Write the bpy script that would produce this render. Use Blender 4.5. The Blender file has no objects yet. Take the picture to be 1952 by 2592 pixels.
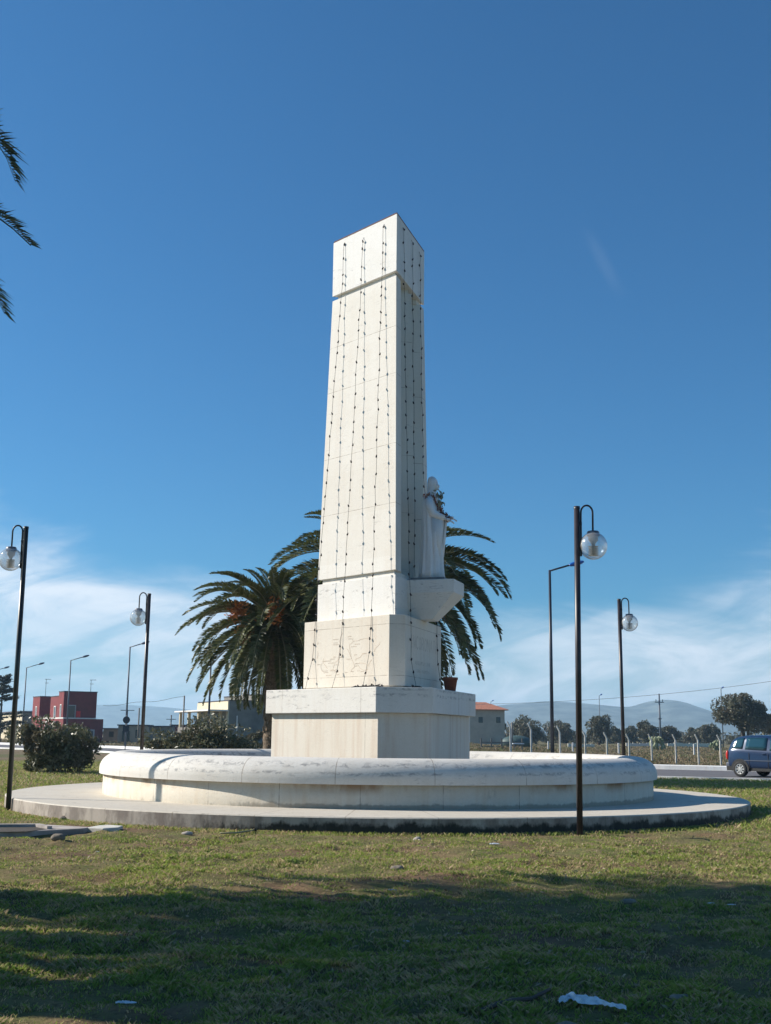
import bpy, math, random
import numpy as np
from mathutils import Vector, Matrix, noise as mnoise

C = bpy.context.scene.collection
SC = bpy.context.scene
R = math.radians
PI = math.pi

# ---------------------------------------------------------------- camera
H = 1.55
F, PITCH, ROLL = 2950.0, 0.1885, 0.0114
_fw = np.array([0, math.cos(PITCH), math.sin(PITCH)])
_up = np.array([0, -math.sin(PITCH), math.cos(PITCH)])
_rt = np.array([1.0, 0, 0])
_c, _s = math.cos(ROLL), math.sin(ROLL)
_r2, _u2 = _c * _rt + _s * _up, -_s * _rt + _c * _up
cd = bpy.data.cameras.new('camera')
cam = bpy.data.objects.new('camera', cd)
C.objects.link(cam)
cd.sensor_fit = 'VERTICAL'
cd.sensor_height = 24.0
cd.lens = F / 2592 * 24.0
cd.clip_start = 0.1
cd.clip_end = 30000
m = Matrix.Identity(4)
for i in range(3):
    m[i][0], m[i][1], m[i][2] = _r2[i], _u2[i], -_fw[i]
m[2][3] = H
cam.matrix_world = m
SC.camera = cam


def ray(x, y):
    return _fw * F + _r2 * (x - 976) + _u2 * (1296 - y)


def gnd(x, y, z=0.0):
    d = ray(x, y)
    t = (z - H) / d[2]
    return np.array([0, 0, H]) + d * t


def at(x, y, Y):
    d = ray(x, y)
    return np.array([0, 0, H]) + d * (Y / d[1])


# ---------------------------------------------------------------- light
SUN_AZ, SUN_EL = -78.0, 31.5          # azimuth clockwise from +Y
SUN_S, SKY_S, EXPO = 5.0, 0.057, 0.47
sd = bpy.data.lights.new('sun', 'SUN')
sd.energy = SUN_S
sd.angle = R(0.5)
sd.color = (1.0, 0.925, 0.825)
sun = bpy.data.objects.new('sun', sd)
C.objects.link(sun)
dv = Vector((math.sin(R(SUN_AZ)) * math.cos(R(SUN_EL)), math.cos(R(SUN_AZ)) * math.cos(R(SUN_EL)), math.sin(R(SUN_EL))))
sun.rotation_euler = dv.to_track_quat('Z', 'Y').to_euler()
sun.location = (-40, 0, 60)

w = bpy.data.worlds.new('World')
SC.world = w
w.use_nodes = True
SC.view_settings.view_transform = 'Standard'
SC.view_settings.look = 'None'
SC.view_settings.exposure = EXPO
SC.view_settings.gamma = 1
SC.view_settings.use_curve_mapping = False
SC.cycles.max_bounces = 6
SC.cycles.diffuse_bounces = 3
SC.cycles.glossy_bounces = 3
SC.cycles.transmission_bounces = 4
SC.cycles.transparent_max_bounces = 12
SC.cycles.volume_bounces = 2
SC.cycles.use_denoising = True


class NT:
    """tiny helper for node trees"""
    def __init__(s, tree):
        s.t = tree
        s.n = tree.nodes
        s.l = tree.links

    def new(s, typ, **kw):
        n = s.n.new(typ)
        for k, v in kw.items():
            if k.startswith('_'):
                n.inputs[k[1:].replace('_', ' ')].default_value = v
            else:
                setattr(n, k, v)
        return n

    def put(s, sock, v):
        if isinstance(v, bpy.types.NodeSocket):
            s.l.new(v, sock)
        elif isinstance(v, (tuple, list)) and len(v) == 3 and sock.type == 'RGBA':
            sock.default_value = (*v, 1)
        else:
            sock.default_value = v

    def math(s, op, a, b=0.0, c=None, clamp=False):
        n = s.n.new('ShaderNodeMath')
        n.operation = op
        n.use_clamp = clamp
        s.put(n.inputs[0], a)
        s.put(n.inputs[1], b)
        if c is not None:
            s.put(n.inputs[2], c)
        return n.outputs[0]

    def vmul(s, v, sc):
        n = s.n.new('ShaderNodeVectorMath')
        n.operation = 'MULTIPLY'
        s.l.new(v, n.inputs[0])
        n.inputs[1].default_value = sc
        return n.outputs[0]

    def noise(s, v, scale, detail=4, rough=0.55, dist=0.0):
        n = s.n.new('ShaderNodeTexNoise')
        if v is not None:
            s.l.new(v, n.inputs['Vector'])
        n.inputs['Scale'].default_value = scale
        n.inputs['Detail'].default_value = detail
        n.inputs['Roughness'].default_value = rough
        n.inputs['Distortion'].default_value = dist
        return n.outputs['Fac']

    def ramp(s, f, a, b, lo=0.0, hi=1.0):
        n = s.n.new('ShaderNodeMapRange')
        n.interpolation_type = 'SMOOTHSTEP'
        s.put(n.inputs[0], f)
        n.inputs[1].default_value = a
        n.inputs[2].default_value = b
        n.inputs[3].default_value = lo
        n.inputs[4].default_value = hi
        return n.outputs[0]

    def mix(s, f, a, b, bt='MIX'):
        n = s.n.new('ShaderNodeMix')
        n.data_type = 'RGBA'
        n.blend_type = bt
        s.put(n.inputs[0], f)
        s.put(n.inputs[6], a)
        s.put(n.inputs[7], b)
        return n.outputs[2]

    def sep(s, v):
        n = s.n.new('ShaderNodeSeparateXYZ')
        s.l.new(v, n.inputs[0])
        return n.outputs

    def comb(s, x, y, z):
        n = s.n.new('ShaderNodeCombineXYZ')
        s.put(n.inputs[0], x)
        s.put(n.inputs[1], y)
        s.put(n.inputs[2], z)
        return n.outputs[0]


# ---- sky: Nishita, with thin cirrus and low cumulus mixed in by direction
wt = NT(w.node_tree)
bg = w.node_tree.nodes['Background']
sky = wt.new('ShaderNodeTexSky', sky_type='NISHITA')
sky.sun_disc = False
sky.sun_elevation = R(SUN_EL)
sky.sun_rotation = R(SUN_AZ)
sky.altitude = 0
sky.air_density = 1.0
sky.dust_density = 0.6
sky.ozone_density = 2.4
tc = wt.new('ShaderNodeTexCoord')
d = tc.outputs['Generated']
x, y, z = wt.sep(d)
yy = wt.math('MAXIMUM', y, 0.05)
az = wt.math('DIVIDE', x, yy)            # tan azimuth
el = wt.math('DIVIDE', z, yy)            # tan elevation
# cirrus veils: bands rising towards the upper right
cv = wt.comb(wt.math('ADD', wt.math('MULTIPLY', az, 2.2), wt.math('MULTIPLY', el, -1.2)), wt.math('ADD', wt.math('MULTIPLY', el, 9.0), wt.math('MULTIPLY', az, 1.2)), 3.7)
n1 = wt.noise(cv, 1.5, 7, 0.58, 0.7)
# veil at the left: falls towards the right ; veil at the right: rises towards the right
lim = wt.math('ADD', wt.math('MULTIPLY', az, -0.38), 0.062)
limR = wt.math('ADD', wt.math('MULTIPLY', wt.math('MAXIMUM', wt.math('SUBTRACT', az, 0.02), 0.0), 0.34), 0.058)
isl = wt.math('LESS_THAN', az, 0.03)
lim = wt.math('ADD', wt.math('MULTIPLY', lim, isl), wt.math('MULTIPLY', limR, wt.math('SUBTRACT', 1.0, isl)))
under = wt.ramp(wt.math('SUBTRACT', wt.math('ADD', lim, wt.math('MULTIPLY', wt.math('SUBTRACT', n1, 0.5), 0.16)), el), -0.02, 0.06)
n3 = wt.noise(wt.comb(wt.math('MULTIPLY', az, 7.0), wt.math('ADD', wt.math('MULTIPLY', el, 22.0), wt.math('MULTIPLY', az, -4.0)), 8.1), 1.3, 8, 0.62, 0.9)
veil = wt.math('MULTIPLY', under, wt.math('ADD', wt.ramp(n1, 0.25, 0.68, 0.36, 0.70), wt.ramp(n3, 0.36, 0.66, -0.16, 0.30)))
# low soft cumulus
cv2 = wt.comb(wt.math('MULTIPLY', az, 9.0), wt.math('MULTIPLY', el, 20.0), 1.3)
n2 = wt.noise(cv2, 1.0, 5, 0.5, 0.2)
cum = wt.math('MULTIPLY', wt.ramp(n2, 0.52, 0.72), wt.math('MULTIPLY', wt.ramp(el, 0.03, 0.06), wt.ramp(el, 0.12, 0.085)))
cum = wt.math('MULTIPLY', cum, 0.85)
# one faint wisp, high at the right
wx = wt.math('SUBTRACT', wt.math('SUBTRACT', az, 0.198), wt.math('MULTIPLY', wt.math('SUBTRACT', el, 0.42), -0.45))
wisp = wt.math('MULTIPLY', wt.ramp(wt.math('ABSOLUTE', wx), 0.011, 0.0), wt.math('MULTIPLY', wt.ramp(el, 0.385, 0.42), wt.ramp(el, 0.465, 0.43)))
wisp = wt.math('MULTIPLY', wisp, 0.03)
cl = wt.math('MAXIMUM', wt.math('MAXIMUM', veil, cum), wisp)
front = wt.math('GREATER_THAN', y, 0.05)
cl = wt.math('MULTIPLY', cl, front, clamp=True)
# thin unseen veil added behind the camera to whiten the ambient light
back = wt.math('MULTIPLY', wt.math('SUBTRACT', 1.0, front), wt.ramp(z, 0.5, 0.05, 0.0, 0.10))
cl = wt.math('ADD', cl, back, clamp=True)
hs = wt.new('ShaderNodeHueSaturation')
hs.inputs['Saturation'].default_value = 1.0
tint = wt.mix(1.0, sky.outputs[0], (0.38, 1.02, 1.46), 'MULTIPLY')
wt.l.new(tint, hs.inputs['Color'])
cloudcol = (10.8, 11.9, 13.2)
mixed = wt.mix(cl, hs.outputs[0], cloudcol)
wt.l.new(mixed, bg.inputs['Color'])
bg.inputs['Strength'].default_value = SKY_S


# ---------------------------------------------------------------- materials
def mat(name):
    mm = bpy.data.materials.new(name)
    mm.use_nodes = True
    nt = NT(mm.node_tree)
    b = mm.node_tree.nodes['Principled BSDF']
    return mm, nt, b


def simple(name, col, rough=0.6, metal=0.0, var=0.12, scale=6.0, spec=0.5, bump=0.0):
    mm, t, b = mat(name)
    g = t.new('ShaderNodeNewGeometry')
    n = t.noise(g.outputs['Position'], scale, 5)
    f = t.ramp(n, 0.3, 0.7, 1 - var, 1 + var)
    mul = t.new('ShaderNodeVectorMath', operation='SCALE')
    mul.inputs[0].default_value = col
    t.l.new(f, mul.inputs['Scale'])
    t.l.new(mul.outputs[0], b.inputs['Base Color'])
    b.inputs['Roughness'].default_value = rough
    b.inputs['Metallic'].default_value = metal
    b.inputs['Specular IOR Level'].default_value = spec
    if bump:
        bp = t.new('ShaderNodeBump')
        bp.inputs['Strength'].default_value = bump
        bp.inputs['Distance'].default_value = 0.02
        t.l.new(n, bp.inputs['Height'])
        t.l.new(bp.outputs[0], b.inputs['Normal'])
    return mm


def stone(name, base=(0.69, 0.645, 0.565), stain=(0.60, 0.49, 0.37), stain_amt=0.35, vein=0.35, joints=None, radial=None, dirt=None, rust=None, vjoint=None, pits=0.35, side=False, bands=(), panel=0):
    """pale travertine: horizontal veins, vertical run-off stains, joints, pits"""
    mm, t, b = mat(name)
    g = t.new('ShaderNodeNewGeometry')
    P = g.outputs['Position']
    px, py, pz = t.sep(P)
    big = t.noise(P, 0.9, 4, 0.6)
    run = t.noise(t.vmul(P, (3.2, 3.2, 0.25)), 1.6, 5, 0.6)           # vertical run-off
    vn = t.noise(t.vmul(P, (1.7, 1.7, 8.0)), 1.6, 8, 0.72, 1.6)        # horizontal veins
    fine = t.noise(P, 26, 4, 0.6)
    col = t.mix(t.math('MULTIPLY', t.ramp(run, 0.42, 0.72), stain_amt), base, stain)
    col = t.mix(t.math('MULTIPLY', t.ramp(big, 0.38, 0.68), 0.30), col, (base[0] * 0.86, base[1] * 0.82, base[2] * 0.76))
    col = t.mix(t.ramp(fine, 0.3, 0.75, 0, 0.16), col, (base[0] * 0.62, base[1] * 0.6, base[2] * 0.57))
    vmask = t.math('MULTIPLY', t.ramp(vn, 0.55, 0.68), t.ramp(t.noise(t.vmul(P, (1, 1, 2.5)), 1.3, 3), 0.42, 0.58))
    col = t.mix(t.math('MULTIPLY', vmask, vein), col, (0.26, 0.25, 0.24))
    speck = t.ramp(t.noise(t.vmul(P, (1, 1, 2.2)), 15, 3, 0.7), 0.66, 0.72)
    col = t.mix(t.math('MULTIPLY', speck, pits), col, (0.30, 0.27, 0.23))
    if panel:
        wn = t.new('ShaderNodeTexWhiteNoise', noise_dimensions='1D')
        t.l.new(t.math('FLOOR', t.math('DIVIDE', pz, panel)), wn.inputs['W'])
        col = t.mix(t.math('MULTIPLY', wn.outputs['Value'], 0.38), col, (base[0] * 0.80, base[1] * 0.76, base[2] * 0.70))
    for zb_, wb_ in bands:      # mottled grey weathering running along a course
        wob = t.math('MULTIPLY', t.math('SUBTRACT', t.noise(t.vmul(P, (1.2, 1.2, 0.2)), 0.9, 3), 0.5), 0.10)
        bd_ = t.ramp(t.math('ABSOLUTE', t.math('SUBTRACT', t.math('SUBTRACT', pz, zb_), wob)), wb_ * 1.6, 0.0)
        mo_ = t.ramp(t.noise(t.vmul(P, (4.0, 4.0, 9.0)), 1.4, 7, 0.75, 0.6), 0.46, 0.60)
        lg_ = t.ramp(t.noise(P, 0.55, 2), 0.40, 0.55)
        col = t.mix(t.math('MULTIPLY', t.math('MULTIPLY', bd_, mo_), t.math('MULTIPLY', lg_, 0.75)), col, (0.20, 0.20, 0.20))
    jm = None
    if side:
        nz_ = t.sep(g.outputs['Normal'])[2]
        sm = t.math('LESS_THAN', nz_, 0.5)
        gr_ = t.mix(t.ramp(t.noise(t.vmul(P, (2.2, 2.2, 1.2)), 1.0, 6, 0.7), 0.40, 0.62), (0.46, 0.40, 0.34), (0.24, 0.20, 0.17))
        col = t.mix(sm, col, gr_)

    def addj(mask):
        nonlocal jm
        jm = mask if jm is None else t.math('MAXIMUM', jm, mask)
    if joints:
        for zj in joints:
            addj(t.math('LESS_THAN', t.math('ABSOLUTE', t.math('SUBTRACT', pz, zj)), 0.006))
    if radial:
        cx, cy, n, off = radial
        a = t.math('ARCTAN2', t.math('SUBTRACT', px, cx), t.math('SUBTRACT', py, cy))
        f = t.math('FRACT', t.math('ADD', t.math('MULTIPLY', a, n / (2 * PI)), off))
        addj(t.math('LESS_THAN', t.math('ABSOLUTE', t.math('SUBTRACT', f, 0.5)), 0.0011 * n / 6))
    if vjoint:      # list of (nx, ny, value): joints at n.P = value
        for nx, ny, v in vjoint:
            s_ = t.math('ADD', t.math('MULTIPLY', px, nx), t.math('MULTIPLY', py, ny))
            addj(t.math('LESS_THAN', t.math('ABSOLUTE', t.math('SUBTRACT', s_, v)), 0.006))
    if jm is not None:
        jn = t.ramp(t.noise(P, 5, 2), 0.35, 0.6, 0.25, 0.75)
        col = t.mix(t.math('MULTIPLY', jm, jn), col, (0.24, 0.19, 0.14))
    if rust:        # z0,z1 zone under a lip with scattered brown bleeding
        z0, z1 = rust
        rn = t.math('MULTIPLY', t.ramp(t.noise(t.vmul(P, (1, 1, 0.5)), 1.3, 5, 0.6), 0.47, 0.66), t.ramp(pz, z0, z1))
        col = t.mix(t.math('MULTIPLY', rn, 0.75), col, (0.30, 0.15, 0.05))
    if dirt:        # dark lichen / splash growth reaching up from the soil
        z0, z1, amt = dirt
        dn = t.noise(t.vmul(P, (1, 1, 0.6)), 3.2, 6, 0.7)
        hz = t.ramp(pz, z1, z0)
        side_ = t.ramp(px, -3.6, -1.2, 0.15, 1.0)
        k = t.ramp(t.math('ADD', dn, t.math('MULTIPLY', t.math('MULTIPLY', hz, side_), 0.50)), 0.60, 0.80)
        col = t.mix(t.math('MULTIPLY', k, amt), col, (0.025, 0.025, 0.02))
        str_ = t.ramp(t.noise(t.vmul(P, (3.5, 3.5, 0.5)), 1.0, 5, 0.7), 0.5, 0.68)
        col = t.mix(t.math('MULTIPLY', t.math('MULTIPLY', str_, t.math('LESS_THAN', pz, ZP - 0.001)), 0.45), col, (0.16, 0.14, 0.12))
    t.l.new(col, b.inputs['Base Color'])
    b.inputs['Roughness'].default_value = 0.72
    b.inputs['Specular IOR Level'].default_value = 0.3
    bp = t.new('ShaderNodeBump')
    bp.inputs['Strength'].default_value = 0.35
    bp.inputs['Distance'].default_value = 0.01
    hh = t.math('SUBTRACT', fine, t.math('MULTIPLY', t.math('MAXIMUM', speck, vmask), 0.8))
    if jm is not None:
        hh = t.math('SUBTRACT', hh, jm)
    t.l.new(hh, bp.inputs['Height'])
    t.l.new(bp.outputs[0], b.inputs['Normal'])
    return mm


def leafmat(name, c1, c2, c3=None, transl=0.25, rough=0.5):
    mm, t, b = mat(name)
    g = t.new('ShaderNodeNewGeometry')
    r = g.outputs['Random Per Island']
    n = t.noise(g.outputs['Position'], 1.1, 3)
    col = t.mix(r, c1, c2)
    if c3:
        col = t.mix(t.ramp(n, 0.48, 0.66), col, c3)
    t.l.new(col, b.inputs['Base Color'])
    b.inputs['Roughness'].default_value = rough
    b.inputs['Specular IOR Level'].default_value = 0.35
    if transl:
        tr = t.new('ShaderNodeBsdfTranslucent')
        t.l.new(col, tr.inputs['Color'])
        ms = t.new('ShaderNodeMixShader')
        ms.inputs[0].default_value = transl
        out = t.n['Material Output']
        t.l.new(b.outputs[0], ms.inputs[1])
        t.l.new(tr.outputs[0], ms.inputs[2])
        t.l.new(ms.outputs[0], out.inputs['Surface'])
    return mm


M = {}
M['metal_green'] = simple('dark_green_paint', (0.018, 0.024, 0.022), 0.35, 0.0, 0.35, 5, 0.5)
M['metal_brown'] = simple('dark_brown_paint', (0.030, 0.024, 0.026), 0.38, 0.0, 0.35, 5, 0.5)
M['metal_dark'] = simple('dark_metal', (0.02, 0.025, 0.04), 0.4)
M['galv'] = simple('galvanised_steel', (0.30, 0.33, 0.36), 0.5, 0.3)
M['pole_grey'] = simple('grey_pole', (0.10, 0.12, 0.15), 0.5)
M['blue_lamp'] = simple('blue_lamp_housing', (0.01, 0.10, 0.42), 0.3, spec=0.6)
M['lamp_dark'] = simple('dark_lamp_housing', (0.02, 0.04, 0.10), 0.4)
M['cable'] = simple('black_cable', (0.012, 0.012, 0.012), 0.6)
M['bulb'] = simple('dark_bulb', (0.02, 0.012, 0.012), 0.3)
M['white'] = simple('white_plastic', (0.66, 0.70, 0.76), 0.4, var=0.15, scale=30)
M['cap_metal'] = simple('grey_lamp_cap', (0.16, 0.16, 0.18), 0.35, 0.2)
M['louver'] = simple('pale_louver', (0.62, 0.60, 0.58), 0.4)
M['terracotta'] = simple('terracotta', (0.28, 0.085, 0.045), 0.8, bump=0.3, scale=20)
M['twig'] = simple('dry_twig', (0.10, 0.075, 0.06), 0.8)
M['concrete'] = simple('grey_concrete', (0.36, 0.32, 0.29), 0.9, var=0.3, scale=3, bump=0.6)
M['pale_concrete'] = simple('pale_concrete', (0.58, 0.56, 0.50), 0.9, var=0.15, scale=5, bump=0.5)
M['rock'] = simple('field_stone', (0.20, 0.17, 0.135), 0.9, var=0.3, scale=8, bump=0.8)
M['bark'] = simple('bark', (0.09, 0.07, 0.055), 0.95, var=0.35, scale=9, bump=1.0)
M['palmbark'] = simple('palm_bark', (0.17, 0.125, 0.085), 0.95, var=0.4, scale=12, bump=1.0)
M['fruit'] = simple('orange_fruit_stalk', (0.48, 0.17, 0.04), 0.7, var=0.25, scale=14)
M['tyre'] = simple('tyre_rubber', (0.018, 0.018, 0.018), 0.8)
M['rim'] = simple('alloy_rim', (0.62, 0.62, 0.60), 0.3, 0.4, var=0.05)
M['carpaint'] = simple('blue_car_paint', (0.016, 0.038, 0.092), 0.22, 0.2, var=0.03, spec=0.7)
M['carlow'] = simple('grey_blue_bumper', (0.07, 0.085, 0.12), 0.5, var=0.05)
M['glassdark'] = simple('tinted_glass', (0.012, 0.045, 0.06), 0.04, var=0.02, spec=1.0)
M['red'] = simple('red_lens', (0.55, 0.03, 0.02), 0.25)
M['redpaint'] = simple('wine_red_plaster', (0.205, 0.036, 0.038), 0.9, var=0.12, scale=1.5)
M['cream'] = simple('cream_plaster', (0.62, 0.54, 0.38), 0.9, var=0.08, scale=1.5)
M['greyplaster'] = simple('grey_plaster', (0.20, 0.19, 0.165), 0.9, var=0.15, scale=1.0)
M['stoneplaster'] = simple('beige_plaster', (0.40, 0.36, 0.29), 0.9, var=0.1, scale=1.0)
M['whitewall'] = simple('whitewash', (0.74, 0.72, 0.68), 0.9, var=0.08)
M['window'] = simple('dark_window', (0.03, 0.045, 0.05), 0.15)
M['trim'] = simple('window_trim', (0.45, 0.42, 0.42), 0.8)
M['rooftile'] = simple('red_roof_tiles', (0.42, 0.16, 0.09), 0.9, var=0.2, scale=3)
M['darkroof'] = simple('dark_roof_edge', (0.05, 0.05, 0.07), 0.8)
M['redcloth'] = simple('red_cloth', (0.7, 0.04, 0.04), 0.8)
M['wood'] = simple('weathered_timber', (0.20, 0.18, 0.16), 0.9)
M['bluelid'] = simple('blue_plastic', (0.03, 0.12, 0.32), 0.4)
M['statue'] = stone('white_marble', (0.82, 0.82, 0.82), (0.55, 0.50, 0.42), 0.25, 0.08, pits=0.1)
M['garland'] = leafmat('dried_flowers', (0.30, 0.06, 0.035), (0.50, 0.33, 0.22), (0.14, 0.04, 0.03), 0.1)
M['garland_green'] = leafmat('dried_fern', (0.22, 0.24, 0.17), (0.35, 0.36, 0.30), None, 0.2)
M['palm'] = leafmat('palm_leaflets', (0.060, 0.082, 0.028), (0.150, 0.145, 0.055), (0.105, 0.125, 0.040), 0.2, 0.40)
M['rachis'] = simple('palm_midrib', (0.30, 0.27, 0.15), 0.5)
M['bush'] = leafmat('oleander_leaves', (0.075, 0.095, 0.040), (0.24, 0.22, 0.13), (0.13, 0.11, 0.065), 0.25, 0.40)
M['olive'] = leafmat('olive_leaves', (0.075, 0.080, 0.048), (0.165, 0.160, 0.105), (0.12, 0.098, 0.065), 0.22)
M['cedar'] = leafmat('cedar_needles', (0.020, 0.032, 0.022), (0.045, 0.055, 0.035), None, 0.1)
M['cactus'] = leafmat('prickly_pear', (0.20, 0.24, 0.13), (0.30, 0.33, 0.20), None, 0.05)
M['weeds'] = leafmat('dry_weeds', (0.26, 0.19, 0.125), (0.19, 0.16, 0.085), (0.095, 0.125, 0.04), 0.3, 0.7)
M['asphalt'] = simple('asphalt', (0.115, 0.11, 0.115), 0.9, var=0.12, scale=2, bump=0.3)
M['kerb'] = stone('white_kerb', (0.88, 0.87, 0.84), pits=0.1, vein=0.1, radial=None)
M['hill'] = simple('far_hillside', (0.10, 0.115, 0.10), 1.0, var=0.6, scale=0.022)

# glass of the globes: thin clear shell
mm, t, b = mat('clear_globe')
tr = t.new('ShaderNodeBsdfTransparent')
tr.inputs[0].default_value = (0.90, 0.93, 0.95, 1)
gl = t.new('ShaderNodeBsdfGlossy')
gl.inputs['Roughness'].default_value = 0.05
df = t.new('ShaderNodeBsdfDiffuse')
df.inputs[0].default_value = (0.75, 0.75, 0.72, 1)
fr = t.new('ShaderNodeLayerWeight')
fr.inputs['Blend'].default_value = 0.35
m1 = t.new('ShaderNodeMixShader')
t.l.new(t.ramp(fr.outputs['Facing'], 0.0, 1.0, 0.06, 0.85), m1.inputs[0])
t.l.new(tr.outputs[0], m1.inputs[1])
t.l.new(gl.outputs[0], m1.inputs[2])
m2 = t.new('ShaderNodeMixShader')
m2.inputs[0].default_value = 0.20
t.l.new(m1.outputs[0], m2.inputs[1])
t.l.new(df.outputs[0], m2.inputs[2])
t.l.new(m2.outputs[0], t.n['Material Output'].inputs['Surface'])
M['globe'] = mm

# lawn soil and distant grass
mm, t, b = mat('lawn_ground')
g = t.new('ShaderNodeNewGeometry')
P = g.outputs['Position']
a1 = t.noise(P, 0.55, 5, 0.6)
a2 = t.noise(P, 3.0, 6, 0.65)
a3 = t.noise(P, 22, 5, 0.7)
col = t.mix(t.ramp(a2, 0.35, 0.65), (0.14, 0.155, 0.050), (0.22, 0.180, 0.090))
col = t.mix(t.ramp(a1, 0.42, 0.66), col, (0.20, 0.13, 0.08))
col = t.mix(t.ramp(a3, 0.45, 0.75, 0, 0.85), col, (0.065, 0.048, 0.030))
px, py, pz = t.sep(P)
far = t.ramp(py, 60, 66)
fc = t.mix(t.ramp(t.noise(P, 0.09, 4), 0.40, 0.62), (0.20, 0.145, 0.095), (0.12, 0.13, 0.055))
col = t.mix(far, col, fc)
t.l.new(col, b.inputs['Base Color'])
b.inputs['Roughness'].default_value = 1.0
b.inputs['Specular IOR Level'].default_value = 0.1
bp = t.new('ShaderNodeBump')
bp.inputs['Strength'].default_value = 0.9
bp.inputs['Distance'].default_value = 0.03
t.l.new(t.math('ADD', a3, a2), bp.inputs['Height'])
t.l.new(bp.outputs[0], b.inputs['Normal'])
M['ground'] = mm

mm, t, b = mat('grass_blades')
g = t.new('ShaderNodeNewGeometry')
P = g.outputs['Position']
r = g.outputs['Random Per Island']
col = t.mix(r, (0.21, 0.30, 0.050), (0.40, 0.42, 0.11))
dry = t.ramp(t.math('ADD', t.noise(P, 0.9, 6, 0.70), t.math('MULTIPLY', t.math('SUBTRACT', r, 0.5), 0.42)), 0.48, 0.60)
col = t.mix(dry, col, (0.50, 0.38, 0.22))
col = t.mix(t.ramp(t.noise(P, 2.3, 4), 0.56, 0.70, 0, 0.6), col, (0.11, 0.22, 0.035))
t.l.new(col, b.inputs['Base Color'])
b.inputs['Roughness'].default_value = 0.6
b.inputs['Specular IOR Level'].default_value = 0.25
trn = t.new('ShaderNodeBsdfTranslucent')
t.l.new(col, trn.inputs[0])
ms = t.new('ShaderNodeMixShader')
ms.inputs[0].default_value = 0.4
t.l.new(b.outputs[0], ms.inputs[1])
t.l.new(trn.outputs[0], ms.inputs[2])
t.l.new(ms.outputs[0], t.n['Material Output'].inputs['Surface'])
M['grass'] = mm


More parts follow.
